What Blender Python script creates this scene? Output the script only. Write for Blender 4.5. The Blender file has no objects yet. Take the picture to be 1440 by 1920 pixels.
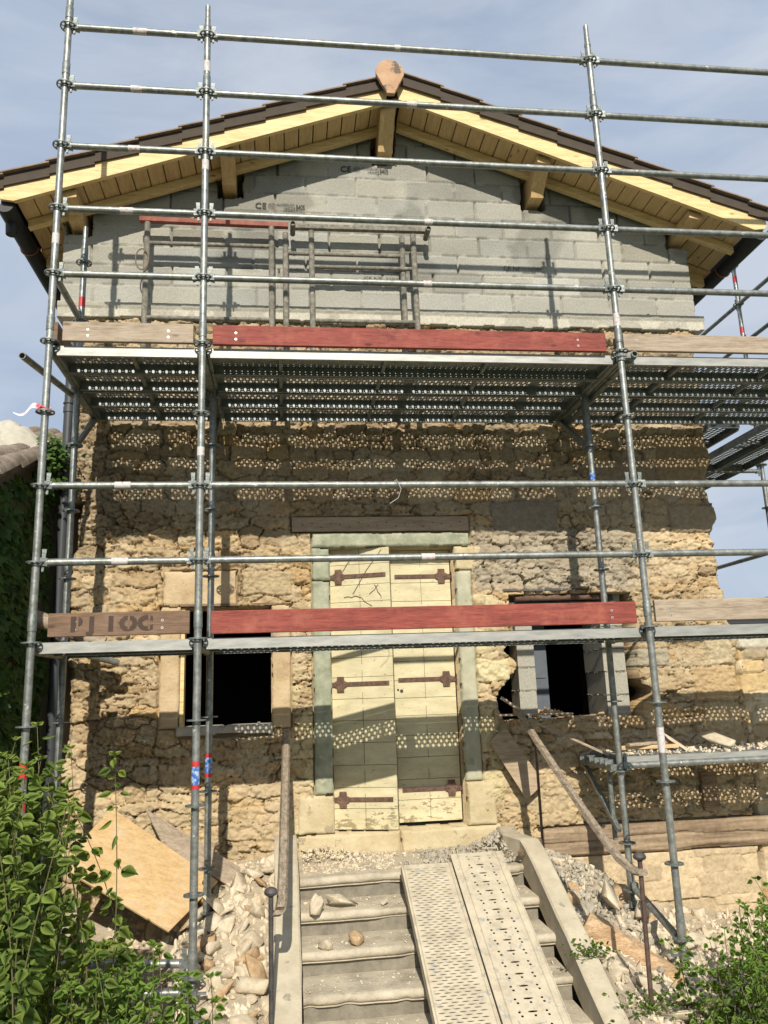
import bpy, bmesh, math, random
import numpy as np
from mathutils import Vector, Matrix
random.seed(7)
RNG = np.random.default_rng(11)
SC = bpy.context.scene
COL = SC.collection

# ------------------------------------------------------------------ camera
cam_d = bpy.data.cameras.new('camera')
cam_d.sensor_fit = 'HORIZONTAL'; cam_d.sensor_width = 36.0
cam_d.lens = 36.0 * 1496.9 / 1440.0
cam_d.clip_start = 0.05; cam_d.clip_end = 2000
cam = bpy.data.objects.new('camera', cam_d); COL.objects.link(cam)
PITCH, YAW, ROLL = 0.2195, 0.1273, -0.0353
F = Vector((math.sin(YAW)*math.cos(PITCH), math.cos(YAW)*math.cos(PITCH), math.sin(PITCH)))
RT0 = Vector((math.cos(YAW), -math.sin(YAW), 0)); UP0 = RT0.cross(F)
RT = RT0*math.cos(ROLL) + UP0*math.sin(ROLL); UP = -RT0*math.sin(ROLL) + UP0*math.cos(ROLL)
m = Matrix((RT, UP, -F)).transposed().to_4x4()
m.translation = Vector((0.548, -5.1981, -0.359))
cam.matrix_world = m
SC.camera = cam

# ------------------------------------------------------------------ light
SUN_DIR = Vector((-0.05, -1.0, 0.678)).normalized()       # towards the sun
SUN_EL = math.asin(SUN_DIR.z)
SUN_AZ = math.atan2(SUN_DIR.x, SUN_DIR.y)
sun_d = bpy.data.lights.new('sun', 'SUN'); sun_d.energy = 5.0; sun_d.angle = math.radians(0.5)
sun_d.color = (1.0, 0.93, 0.82)
sun = bpy.data.objects.new('sun', sun_d); COL.objects.link(sun)
sun.rotation_euler = (-SUN_DIR).to_track_quat('-Z', 'Y').to_euler()
sun.location = (0, -20, 15)

world = bpy.data.worlds.new('World'); SC.world = world; world.use_nodes = True
wn = world.node_tree; wn.nodes.clear()
def N(nt, t, **kw):
    n = nt.nodes.new(t)
    for k, v in kw.items(): setattr(n, k, v)
    return n
sky = N(wn, 'ShaderNodeTexSky', sky_type='NISHITA', sun_disc=False, sun_elevation=SUN_EL, sun_rotation=SUN_AZ,
        altitude=200, air_density=1.0, dust_density=1.6, ozone_density=1.2)
tc = N(wn, 'ShaderNodeTexCoord'); mp = N(wn, 'ShaderNodeMapping')
mp.inputs['Rotation'].default_value = (0.3, 0.5, 0.4); mp.inputs['Scale'].default_value = (1.6, 1.6, 4.5)
n1 = N(wn, 'ShaderNodeTexNoise'); n1.inputs['Scale'].default_value = 1.5; n1.inputs['Detail'].default_value = 7; n1.inputs['Roughness'].default_value = 0.52
n1.inputs['Distortion'].default_value = 0.5
cr = N(wn, 'ShaderNodeValToRGB'); cr.color_ramp.elements[0].position = 0.36; cr.color_ramp.elements[1].position = 0.74
cr.color_ramp.elements[0].color = (0, 0, 0, 1); cr.color_ramp.elements[1].color = (1, 1, 1, 1)
mul = N(wn, 'ShaderNodeMath', operation='MULTIPLY_ADD'); mul.inputs[1].default_value = 0.22; mul.inputs[2].default_value = 0.74
mix = N(wn, 'ShaderNodeMix', data_type='RGBA'); mix.inputs['B'].default_value = (6.2, 7.4, 9.4, 1)
bg = N(wn, 'ShaderNodeBackground'); bg.inputs['Strength'].default_value = 0.080
wo = N(wn, 'ShaderNodeOutputWorld')
L = wn.links.new
L(tc.outputs['Generated'], mp.inputs['Vector']); L(mp.outputs[0], n1.inputs['Vector']); L(n1.outputs['Fac'], cr.inputs[0])
L(cr.outputs[0], mul.inputs[0]); L(mul.outputs[0], mix.inputs['Factor']); L(sky.outputs[0], mix.inputs['A'])
mp2 = N(wn, 'ShaderNodeMapping'); mp2.inputs['Rotation'].default_value = (0.9, 0.2, 1.1); mp2.inputs['Scale'].default_value = (1.2, 3.2, 5.0)
n2 = N(wn, 'ShaderNodeTexNoise'); n2.inputs['Scale'].default_value = 2.1; n2.inputs['Detail'].default_value = 8; n2.inputs['Roughness'].default_value = 0.55; n2.inputs['Distortion'].default_value = 0.8
c2 = N(wn, 'ShaderNodeValToRGB'); c2.color_ramp.elements[0].position = 0.38; c2.color_ramp.elements[1].position = 0.70
c2.color_ramp.elements[0].color = (0, 0, 0, 1); c2.color_ramp.elements[1].color = (0.62, 0.62, 0.62, 1)
mix2 = N(wn, 'ShaderNodeMix', data_type='RGBA'); mix2.inputs['B'].default_value = (8.6, 9.2, 10.1, 1)
L(tc.outputs['Generated'], mp2.inputs['Vector']); L(mp2.outputs[0], n2.inputs['Vector']); L(n2.outputs['Fac'], c2.inputs[0])
L(c2.outputs[0], mix2.inputs['Factor']); L(mix.outputs['Result'], mix2.inputs['A'])
L(mix2.outputs['Result'], bg.inputs['Color']); L(bg.outputs[0], wo.inputs[0])
SC.view_settings.view_transform = 'Standard'; SC.view_settings.look = 'None'
SC.view_settings.exposure = 0.0; SC.view_settings.gamma = 1.0
SC.cycles.max_bounces = 6; SC.cycles.diffuse_bounces = 2; SC.cycles.glossy_bounces = 3
SC.cycles.transparent_max_bounces = 8

# ------------------------------------------------------------------ materials
def mat_new(name):
    m = bpy.data.materials.new(name); m.use_nodes = True
    nt = m.node_tree; b = nt.nodes['Principled BSDF']
    return m, nt, b
def ramp(nt, stops):
    r = N(nt, 'ShaderNodeValToRGB')
    e = r.color_ramp.elements
    while len(e) < len(stops): e.new(0.5)
    for i, (p, c) in enumerate(stops):
        e[i].position = p; e[i].color = (c[0], c[1], c[2], 1)
    return r
def bumpto(nt, b, src, dist, strength=1.0, prev=None):
    bp = N(nt, 'ShaderNodeBump'); bp.inputs['Distance'].default_value = dist; bp.inputs['Strength'].default_value = strength
    nt.links.new(src, bp.inputs['Height'])
    if prev: nt.links.new(prev, bp.inputs['Normal'])
    nt.links.new(bp.outputs[0], b.inputs['Normal'])
    return bp.outputs[0]
def coords(nt, scale=(1, 1, 1), rot=(0, 0, 0)):
    t = N(nt, 'ShaderNodeTexCoord'); mpp = N(nt, 'ShaderNodeMapping')
    mpp.inputs['Scale'].default_value = scale; mpp.inputs['Rotation'].default_value = rot
    nt.links.new(t.outputs['Object'], mpp.inputs[0]); return mpp.outputs[0]
def noise(nt, vec, scale, detail=6, rough=0.6, dist=0):
    n = N(nt, 'ShaderNodeTexNoise'); n.inputs['Scale'].default_value = scale; n.inputs['Detail'].default_value = detail
    n.inputs['Roughness'].default_value = rough; n.inputs['Distortion'].default_value = dist
    nt.links.new(vec, n.inputs['Vector']); return n.outputs['Fac']

def m_noise(name, stops, scale=8, detail=8, rough=0.85, metal=0.0, bump=0.003, bscale=60, scl=(1, 1, 1), nrough=0.62, spots=None):
    m, nt, b = mat_new(name); v = coords(nt, scl)
    f = noise(nt, v, scale, detail, nrough); r = ramp(nt, stops); nt.links.new(f, r.inputs[0])
    out = r.outputs[0]
    if spots:                                  # (colour, threshold, scale)
        f3 = noise(nt, v, spots[2], 5, 0.6); r3 = ramp(nt, [(spots[1], (0, 0, 0)), (spots[1] + 0.04, (1, 1, 1))])
        nt.links.new(f3, r3.inputs[0]); mx = N(nt, 'ShaderNodeMix', data_type='RGBA')
        nt.links.new(r3.outputs[0], mx.inputs['Factor']); nt.links.new(out, mx.inputs['A']); mx.inputs['B'].default_value = (*spots[0], 1)
        out = mx.outputs['Result']
    nt.links.new(out, b.inputs['Base Color'])
    b.inputs['Roughness'].default_value = rough; b.inputs['Metallic'].default_value = metal
    if bump: bumpto(nt, b, noise(nt, v, bscale, 5, 0.65), bump)
    return m
def m_wood(name, dark, light, axis='X', scale=1.0, rough=0.75, knots=True, dirt=None, bump=0.002):
    m, nt, b = mat_new(name)
    s = {'X': (1.2, 14, 14), 'Z': (14, 14, 1.2), 'Y': (14, 1.2, 14)}[axis]
    v = coords(nt, tuple(a*scale for a in s))
    f = noise(nt, v, 2.2, 8, 0.6, 0.6); f2 = noise(nt, v, 9, 6, 0.7, 0.4)
    mx = N(nt, 'ShaderNodeMix'); mx.inputs['Factor'].default_value = 0.55
    nt.links.new(f, mx.inputs['A']); nt.links.new(f2, mx.inputs['B'])
    r = ramp(nt, [(0.38, dark), (0.60, light)]); nt.links.new(mx.outputs['Result'], r.inputs[0])
    out = r.outputs[0]
    if knots:
        v2 = coords(nt, tuple(1.0 if a < 2 else 2.4 for a in s)); vo = N(nt, 'ShaderNodeTexVoronoi'); vo.inputs['Scale'].default_value = 3.3
        nt.links.new(v2, vo.inputs['Vector']); rk = ramp(nt, [(0.045, (1, 1, 1)), (0.13, (0, 0, 0))]); nt.links.new(vo.outputs['Distance'], rk.inputs[0])
        mk = N(nt, 'ShaderNodeMix', data_type='RGBA'); nt.links.new(rk.outputs[0], mk.inputs['Factor']); nt.links.new(out, mk.inputs['A'])
        mk.inputs['B'].default_value = (dark[0]*0.6, dark[1]*0.5, dark[2]*0.45, 1); out = mk.outputs['Result']
    if dirt:
        v3 = coords(nt); f4 = noise(nt, v3, 5, 7, 0.7); rd = ramp(nt, [(0.50, (0, 0, 0)), (0.74, (.75, .75, .75))]); nt.links.new(f4, rd.inputs[0])
        md = N(nt, 'ShaderNodeMix', data_type='RGBA'); nt.links.new(rd.outputs[0], md.inputs['Factor']); nt.links.new(out, md.inputs['A'])
        md.inputs['B'].default_value = (*dirt, 1); out = md.outputs['Result']
    nt.links.new(out, b.inputs['Base Color']); b.inputs['Roughness'].default_value = rough
    bumpto(nt, b, mx.outputs['Result'], bump)
    return m
def m_attr(name, fine=26, amt=0.35, rough=0.95, bump=0.006, bscale=45, bump2=0.002):
    """albedo from the 'tone' attribute, mottled by noise"""
    m, nt, b = mat_new(name); a = N(nt, 'ShaderNodeAttribute', attribute_name='tone'); v = coords(nt)
    f = noise(nt, v, fine, 8, 0.7); r = ramp(nt, [(0.25, (1-amt, 1-amt, 1-amt*1.1)), (0.75, (1+amt*0.6, 1+amt*0.6, 1+amt*0.6))]); nt.links.new(f, r.inputs[0])
    mx = N(nt, 'ShaderNodeMix', data_type='RGBA', blend_type='MULTIPLY'); mx.inputs['Factor'].default_value = 1.0
    nt.links.new(a.outputs['Color'], mx.inputs['A']); nt.links.new(r.outputs[0], mx.inputs['B'])
    nt.links.new(mx.outputs['Result'], b.inputs['Base Color']); b.inputs['Roughness'].default_value = rough
    b.inputs['Specular IOR Level'].default_value = 0.2
    n0 = bumpto(nt, b, noise(nt, v, bscale, 8, 0.7), bump); bumpto(nt, b, noise(nt, v, 180, 3, 0.6), bump2, prev=n0)
    return m
def m_leaf(name, dark, light):
    m, nt, b = mat_new(name); a = N(nt, 'ShaderNodeAttribute', attribute_name='tone')
    r = ramp(nt, [(0.0, dark), (1.0, light)]); nt.links.new(a.outputs['Fac'], r.inputs[0])
    nt.links.new(r.outputs[0], b.inputs['Base Color']); b.inputs['Roughness'].default_value = 0.58; b.inputs['Specular IOR Level'].default_value = 0.3
    tr = N(nt, 'ShaderNodeBsdfTranslucent'); mc = N(nt, 'ShaderNodeMix', data_type='RGBA', blend_type='MULTIPLY'); mc.inputs['Factor'].default_value = 1
    nt.links.new(r.outputs[0], mc.inputs['A']); mc.inputs['B'].default_value = (1.7, 1.6, 0.5, 1); nt.links.new(mc.outputs['Result'], tr.inputs['Color'])
    ms = N(nt, 'ShaderNodeMixShader'); ms.inputs[0].default_value = 0.3
    nt.links.new(b.outputs[0], ms.inputs[1]); nt.links.new(tr.outputs[0], ms.inputs[2])
    nt.links.new(ms.outputs[0], nt.nodes['Material Output'].inputs[0])
    return m
def m_flat(name, c, rough=0.7, metal=0.0):
    return m_noise(name, [(0.3, tuple(x*0.82 for x in c)), (0.7, tuple(min(1, x*1.1) for x in c))], scale=12, rough=rough, metal=metal, bump=0.0005)

M = {}
M['tube'] = m_noise('galvanised_tube', [(0.30, (0.14, 0.15, 0.135)), (0.5, (0.25, 0.262, 0.24)), (0.72, (0.42, 0.43, 0.40))], scale=22, rough=0.44, metal=0.5, bump=0.001, bscale=90, nrough=0.7, spots=((0.62, 0.60, 0.54), 0.655, 15))
M['lug'] = m_noise('cast_steel', [(0.3, (0.11, 0.13, 0.12)), (0.7, (0.30, 0.32, 0.30))], scale=30, rough=0.5, metal=0.5)
M['plank'] = m_noise('galvanised_plank', [(0.3, (0.17, 0.185, 0.18)), (0.7, (0.34, 0.36, 0.35))], scale=16, rough=0.5, metal=0.45, bump=0.0006)
M['fascia'] = m_noise('bright_galvanised_edge', [(0.3, (0.25, 0.26, 0.24)), (0.5, (0.36, 0.36, 0.33)), (0.7, (0.45, 0.45, 0.41))], scale=9, rough=0.5, metal=0.35, bump=0.0005, scl=(0.6, 1, 3))
M['dusty_plank'] = m_noise('dusty_galvanised', [(0.28, (0.38, 0.33, 0.24)), (0.5, (0.54, 0.47, 0.34)), (0.75, (0.65, 0.57, 0.42))], scale=10, rough=0.85, metal=0.05, bump=0.001, nrough=0.72, spots=((0.36, 0.35, 0.31), 0.60, 22))
M['red_wood'] = m_wood('red_painted_board', (0.14, 0.026, 0.018), (0.34, 0.074, 0.050), 'X', knots=True, dirt=(0.40, 0.125, 0.080))
M['grey_wood'] = m_wood('weathered_grey_board', (0.22, 0.165, 0.11), (0.46, 0.37, 0.27), 'X', dirt=(0.40, 0.33, 0.25))
M['brown_wood'] = m_wood('brown_board', (0.10, 0.055, 0.030), (0.23, 0.14, 0.085), 'X', dirt=(0.22, 0.15, 0.10))
M['rail_wood'] = m_wood('weathered_rail', (0.10, 0.075, 0.055), (0.42, 0.34, 0.24), 'Y', scale=1.6, knots=False)
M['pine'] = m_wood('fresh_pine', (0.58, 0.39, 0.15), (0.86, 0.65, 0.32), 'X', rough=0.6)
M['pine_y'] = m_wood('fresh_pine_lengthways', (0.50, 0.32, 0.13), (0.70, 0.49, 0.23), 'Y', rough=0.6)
M['ply'] = m_wood('plywood', (0.48, 0.31, 0.13), (0.68, 0.48, 0.25), 'X', scale=0.8, dirt=(0.62, 0.50, 0.34), knots=False)
M['oak'] = m_wood('old_timber', (0.075, 0.050, 0.028), (0.36, 0.25, 0.15), 'X', dirt=(0.34, 0.25, 0.155), bump=0.012)
M['lintel_wood'] = m_wood('brown_lintel_board', (0.27, 0.195, 0.12), (0.47, 0.36, 0.24), 'X')
M['splinter_wood'] = m_wood('split_timber', (0.34, 0.20, 0.10), (0.66, 0.47, 0.28), 'X', bump=0.01, knots=False)
M['stone'] = m_attr('rubble_stone', fine=24, amt=0.34, bump=0.006, bscale=40)
M['block'] = m_attr('concrete_block', fine=75, amt=0.38, bump=0.002, bscale=110, bump2=0.0015)
M['rubble'] = m_noise('broken_stone', [(0.28, (0.46, 0.37, 0.25)), (0.5, (0.62, 0.53, 0.38)), (0.74, (0.74, 0.66, 0.51))], scale=4.5, rough=0.95, bump=0.006, bscale=35)
M['rubble_b'] = m_noise('ochre_broken_stone', [(0.3, (0.40, 0.25, 0.12)), (0.7, (0.62, 0.46, 0.28))], scale=7, rough=0.95, bump=0.006, bscale=35)
M['grey_rubble'] = m_noise('grey_mortar_rubble', [(0.3, (0.30, 0.27, 0.205)), (0.7, (0.50, 0.45, 0.35))], scale=7, rough=0.95, bump=0.005, bscale=40)
M['earth'] = m_noise('dusty_earth', [(0.25, (0.30, 0.24, 0.16)), (0.5, (0.50, 0.42, 0.30)), (0.78, (0.64, 0.56, 0.42))], scale=9, rough=1.0, bump=0.02, bscale=28, nrough=0.75)
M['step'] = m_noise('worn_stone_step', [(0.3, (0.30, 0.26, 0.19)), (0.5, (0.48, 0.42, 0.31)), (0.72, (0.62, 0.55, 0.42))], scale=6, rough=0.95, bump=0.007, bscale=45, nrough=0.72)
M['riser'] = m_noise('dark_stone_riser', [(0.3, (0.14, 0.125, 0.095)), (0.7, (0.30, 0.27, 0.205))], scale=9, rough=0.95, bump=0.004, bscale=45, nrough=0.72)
M['coping'] = m_noise('cement_coping', [(0.3, (0.42, 0.36, 0.25)), (0.7, (0.60, 0.53, 0.39))], scale=7, rough=0.95, bump=0.003, bscale=50, nrough=0.7, spots=((0.30, 0.27, 0.21), 0.63, 12))
M['green_jamb'] = m_noise('green_painted_stone', [(0.3, (0.215, 0.225, 0.155)), (0.5, (0.32, 0.335, 0.235)), (0.75, (0.47, 0.465, 0.34))], scale=10, rough=0.9, bump=0.003, bscale=40, spots=((0.42, 0.40, 0.29), 0.60, 9))
M['pale_jamb'] = m_noise('pale_stone', [(0.3, (0.34, 0.33, 0.23)), (0.7, (0.52, 0.50, 0.36))], scale=9, rough=0.9, bump=0.003, bscale=40, spots=((0.30, 0.30, 0.20), 0.60, 8))
M['yellow_stone'] = m_noise('yellow_dressed_stone', [(0.3, (0.44, 0.35, 0.19)), (0.7, (0.62, 0.53, 0.34))], scale=5, rough=0.92, bump=0.007, bscale=35, spots=((0.38, 0.31, 0.20), 0.60, 8))
M['orange_stone'] = m_noise('orange_dressed_stone', [(0.25, (0.34, 0.25, 0.15)), (0.45, (0.50, 0.37, 0.21)), (0.75, (0.60, 0.48, 0.31))], scale=5, rough=0.92, bump=0.008, bscale=40, spots=((0.35, 0.30, 0.22), 0.62, 14))
M['sill'] = m_noise('pale_sill_stone', [(0.3, (0.32, 0.30, 0.25)), (0.7, (0.52, 0.48, 0.40))], scale=9, rough=0.92, bump=0.003)
M['rust'] = m_noise('rusted_iron', [(0.3, (0.075, 0.038, 0.025)), (0.7, (0.20, 0.12, 0.085))], scale=25, rough=0.85, metal=0.1, bump=0.002)
M['iron'] = m_noise('dark_iron', [(0.3, (0.05, 0.045, 0.045)), (0.7, (0.14, 0.125, 0.12))], scale=18, rough=0.6, metal=0.4)
M['brown_iron'] = m_noise('brown_iron_post', [(0.3, (0.06, 0.035, 0.028)), (0.7, (0.16, 0.10, 0.075))], scale=18, rough=0.65, metal=0.2)
M['trestle'] = m_noise('mortar_stained_steel', [(0.3, (0.09, 0.08, 0.06)), (0.5, (0.20, 0.185, 0.145)), (0.74, (0.42, 0.39, 0.33))], scale=26, rough=0.85, metal=0.1, bump=0.002, nrough=0.75)
M['trestle_red'] = m_noise('faded_red_steel', [(0.3, (0.20, 0.055, 0.040)), (0.7, (0.34, 0.13, 0.09))], scale=18, rough=0.8)
M['shaded_skirt'] = m_flat('brown_skirt_shade', (0.070, 0.052, 0.037), rough=0.85)  # verge skirt: shade below the tile lip put into the brown
M['tile'] = m_noise('brown_roof_tile', [(0.3, (0.19, 0.135, 0.095)), (0.7, (0.33, 0.24, 0.175))], scale=12, rough=0.85)
M['old_tile'] = m_noise('lichen_tile', [(0.28, (0.10, 0.075, 0.055)), (0.5, (0.22, 0.175, 0.13)), (0.75, (0.40, 0.35, 0.28))], scale=9, rough=0.95, bump=0.004, nrough=0.75)
M['ridge'] = m_noise('terracotta_ridge', [(0.3, (0.40, 0.235, 0.13)), (0.7, (0.58, 0.38, 0.23))], scale=6, rough=0.85, bump=0.004, spots=((0.16, 0.12, 0.09), 0.555, 7))
M['gutter'] = m_flat('black_gutter', (0.016, 0.016, 0.017), rough=0.55)
M['pipe'] = m_flat('grey_pipe', (0.045, 0.05, 0.055), rough=0.5)
M['copper'] = m_flat('copper', (0.36, 0.14, 0.07), rough=0.4, metal=0.5)
M['tarp'] = m_flat('white_sack', (0.50, 0.47, 0.38), rough=0.85)
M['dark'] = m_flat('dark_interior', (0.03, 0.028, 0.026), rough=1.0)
M['render_wall'] = m_flat('plain_wall', (0.35, 0.30, 0.22), rough=0.95)
M['blue_grey'] = m_flat('blue_grey_door', (0.11, 0.125, 0.145), rough=0.7)
M['stk_red'] = m_flat('red_sticker', (0.55, 0.035, 0.035), rough=0.5)
M['stk_blue'] = m_noise('blue_sticker', [(0.47, (0.03, 0.14, 0.48)), (0.60, (0.42, 0.50, 0.62))], scale=45, rough=0.5, bump=0)
M['stk_white'] = m_noise('white_sticker', [(0.52, (0.58, 0.57, 0.54)), (0.66, (0.50, 0.20, 0.18))], scale=40, rough=0.6, bump=0)
M['ink'] = m_flat('faded_black_ink', (0.06, 0.057, 0.05), rough=0.9)
M['stencil'] = m_flat('stencil_paint', (0.075, 0.05, 0.036), rough=0.9)
M['screw'] = m_flat('steel_screw', (0.5, 0.48, 0.45), rough=0.4, metal=0.6)
M['rope'] = m_flat('brown_rope', (0.20, 0.14, 0.085))
M['tape'] = m_noise('red_white_tape', [(0.44, (0.60, 0.06, 0.09)), (0.50, (0.80, 0.75, 0.75))], scale=9, rough=0.5, bump=0)
M['leaf'] = m_leaf('bush_leaf', (0.038, 0.080, 0.014), (0.20, 0.27, 0.052))
M['ivy'] = m_leaf('ivy_leaf', (0.022, 0.060, 0.014), (0.10, 0.18, 0.036))
M['leaf2'] = m_leaf('small_leaf', (0.038, 0.090, 0.014), (0.17, 0.27, 0.045))
M['stem'] = m_flat('green_stem', (0.13, 0.12, 0.05))

def m_ground():
    m, nt, b = mat_new('dusty_yard_and_bounce_cut'); v = coords(nt)
    f = noise(nt, v, 9, 8, 0.75); r1 = ramp(nt, [(0.25, (0.30, 0.24, 0.16)), (0.5, (0.50, 0.42, 0.30)), (0.78, (0.64, 0.56, 0.42))]); nt.links.new(f, r1.inputs[0])
    f2 = noise(nt, v, 3, 8, 0.7); r2 = ramp(nt, [(0.3, (0.035, 0.055, 0.018)), (0.6, (0.085, 0.10, 0.04)), (0.8, (0.16, 0.13, 0.07))]); nt.links.new(f2, r2.inputs[0])  # dark green, added to lower the light bounced off the ground
    a = N(nt, 'ShaderNodeAttribute', attribute_name='tone'); mx = N(nt, 'ShaderNodeMix', data_type='RGBA')
    nt.links.new(a.outputs['Fac'], mx.inputs['Factor']); nt.links.new(r1.outputs[0], mx.inputs['A']); nt.links.new(r2.outputs[0], mx.inputs['B'])
    nt.links.new(mx.outputs['Result'], b.inputs['Base Color']); b.inputs['Roughness'].default_value = 1.0
    bumpto(nt, b, noise(nt, v, 28, 7, 0.7), 0.02); return m
M['ground'] = m_ground()
def m_door():
    m, nt, b = mat_new('cream_paint'); v = coords(nt, (1.0, 1, 3.0))
    f = noise(nt, v, 5, 8, 0.65); r = ramp(nt, [(0.3, (0.49, 0.43, 0.26)), (0.7, (0.68, 0.615, 0.39))]); nt.links.new(f, r.inputs[0])
    # chipped patches low on the leaves, scattered fine chips above
    t = N(nt, 'ShaderNodeTexCoord'); sp = N(nt, 'ShaderNodeSeparateXYZ'); nt.links.new(t.outputs['Object'], sp.inputs[0])
    mr = N(nt, 'ShaderNodeMapRange'); mr.inputs['From Min'].default_value = -1.40; mr.inputs['From Max'].default_value = -1.10
    mr.inputs['To Min'].default_value = 0.53; mr.inputs['To Max'].default_value = 0.70; nt.links.new(sp.outputs['Z'], mr.inputs['Value'])
    v2 = coords(nt, (0.8, 1, 2.0)); f2 = noise(nt, v2, 16, 7, 0.68)
    gt = N(nt, 'ShaderNodeMath', operation='GREATER_THAN'); nt.links.new(f2, gt.inputs[0]); nt.links.new(mr.outputs[0], gt.inputs[1])
    mx = N(nt, 'ShaderNodeMix', data_type='RGBA'); nt.links.new(gt.outputs[0], mx.inputs['Factor']); nt.links.new(r.outputs[0], mx.inputs['A'])
    mx.inputs['B'].default_value = (0.30, 0.24, 0.135, 1)
    # small dark nicks along the grain
    v3 = coords(nt, (1.0, 1, 5.0)); f3 = noise(nt, v3, 26, 3, 0.5); g3 = N(nt, 'ShaderNodeMath', operation='GREATER_THAN'); g3.inputs[1].default_value = 0.685
    nt.links.new(f3, g3.inputs[0]); m3 = N(nt, 'ShaderNodeMix', data_type='RGBA'); nt.links.new(g3.outputs[0], m3.inputs['Factor'])
    nt.links.new(mx.outputs['Result'], m3.inputs['A']); m3.inputs['B'].default_value = (0.22, 0.17, 0.08, 1)
    nt.links.new(m3.outputs['Result'], b.inputs['Base Color']); b.inputs['Roughness'].default_value = 0.75
    bumpto(nt, b, noise(nt, v, 30, 5, 0.6), 0.001)
    return m
M['door'] = m_door()

# ------------------------------------------------------------------ object helpers
def link(o): COL.objects.link(o); return o
def thing(name, label, cat, loc=(0, 0, 0), group=None, kind=None):
    o = link(bpy.data.objects.new(name, None)); o.location = loc; o.empty_display_size = 0.1
    o['label'] = label; o['category'] = cat
    if group: o['group'] = group
    if kind: o['kind'] = kind
    return o
def wloc(p):
    v = Vector((0, 0, 0))
    while p is not None: v += p.location; p = p.parent
    return v
def put(name, me, mat, parent=None, label=None):
    """link a mesh whose vertices are world coordinates under a (translated) parent"""
    o = link(bpy.data.objects.new(name, me))
    if mat is not None and len(me.materials) == 0: me.materials.append(mat)
    if parent is not None:
        o.parent = parent; o.location = -wloc(parent)
    if label: o['label'] = label
    return o
def tag(o, label, cat, group=None, kind=None):
    o['label'] = label; o['category'] = cat
    if group: o['group'] = group
    if kind: o['kind'] = kind
    return o

class MB:
    def __init__(s): s.v = []; s.f = []
    def add(s, vs, fs):
        n = len(s.v); s.v += [tuple(p) for p in vs]; s.f += [tuple(i+n for i in q) for q in fs]; return s
    def box(s, a, b):
        (x0, y0, z0), (x1, y1, z1) = a, b
        return s.add([(x0,y0,z0),(x1,y0,z0),(x1,y1,z0),(x0,y1,z0),(x0,y0,z1),(x1,y0,z1),(x1,y1,z1),(x0,y1,z1)],
                     [(0,3,2,1),(4,5,6,7),(0,1,5,4),(1,2,6,5),(2,3,7,6),(3,0,4,7)])
    def bar(s, p, q, w, h, up=(0, 0, 1), w2=None, h2=None):
        """rectangular bar from p to q, w across, h along up"""
        p, q = Vector(p), Vector(q); d = (q-p).normalized(); sx = d.cross(Vector(up)).normalized(); u = sx.cross(d)
        vs = []
        for c, ww, hh in ((p, w, h), (q, w2 or w, h2 or h)):
            vs += [c - sx*ww/2 - u*hh/2, c + sx*ww/2 - u*hh/2, c + sx*ww/2 + u*hh/2, c - sx*ww/2 + u*hh/2]
        return s.add(vs, [(0,1,2,3),(7,6,5,4),(0,4,5,1),(1,5,6,2),(2,6,7,3),(3,7,4,0)])
    def tube(s, pts, r, n=16, cap=True, hollow=False):
        pts = [Vector(p) for p in pts]; rs = r if isinstance(r, (list, tuple)) else [r]*len(pts)
        d0 = (pts[1]-pts[0]).normalized(); a = d0.orthogonal().normalized(); vs = []
        for i, p in enumerate(pts):
            d = ((pts[min(i+1, len(pts)-1)] - pts[max(i-1, 0)])).normalized()
            a = (a - d*a.dot(d)).normalized(); b = d.cross(a)
            vs += [p + (a*math.cos(t) + b*math.sin(t))*rs[i] for t in [2*math.pi*k/n for k in range(n)]]
        fs = []
        for i in range(len(pts)-1):
            for k in range(n): fs.append((i*n+k, i*n+(k+1) % n, (i+1)*n+(k+1) % n, (i+1)*n+k))
        if cap and not hollow:
            fs.append(tuple(range(n))[::-1]); fs.append(tuple((len(pts)-1)*n+k for k in range(n)))
        s.add(vs, fs)
        if hollow:                       # visible wall thickness and a dark bore at both ends
            for e, idx in ((0, 0), (-1, len(pts)-1)):
                d = (pts[1]-pts[0]).normalized() if e == 0 else (pts[-2]-pts[-1]).normalized()
                base = idx*n + len(s.v) - len(vs)
                ring = [Vector(s.v[base+k]) for k in range(n)]
                inn = [pts[idx] + (q-pts[idx])*0.80 for q in ring]; deep = [q + d*0.08 for q in inn]
                o = len(s.v); s.v += [tuple(q) for q in inn+deep]
                for k in range(n):
                    k2 = (k+1) % n
                    s.f.append((base+k, base+k2, o+k2, o+k)); s.f.append((o+k, o+k2, o+n+k2, o+n+k))
                s.f.append(tuple(o+n+k for k in range(n)))
        return s
    def prism(s, outline, y0, y1):
        """outline in (x, z), extruded from y0 to y1"""
        n = len(outline); vs = [(x, y0, z) for x, z in outline] + [(x, y1, z) for x, z in outline]
        return s.add(vs, [tuple(range(n)), tuple(range(n, 2*n))[::-1]] + [(i, i+n, (i+1) % n + n, (i+1) % n) for i in range(n)])
    def mesh(s, name, smooth=False):
        me = bpy.data.meshes.new(name); me.from_pydata(s.v, [], s.f); me.validate()
        bm = bmesh.new(); bm.from_mesh(me); bmesh.ops.recalc_face_normals(bm, faces=bm.faces); bm.to_mesh(me); bm.free()
        if smooth:
            me.shade_smooth()
            me.set_sharp_from_angle(angle=math.radians(40))
        return me
    def build(s, name, mat, parent=None, smooth=False, label=None, bevel=0):
        o = put(name, s.mesh(name, smooth), mat, parent, label)
        if bevel:
            b = o.modifiers.new('bevel', 'BEVEL'); b.width = bevel; b.segments = 2; b.limit_method = 'ANGLE'
        return o

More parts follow.
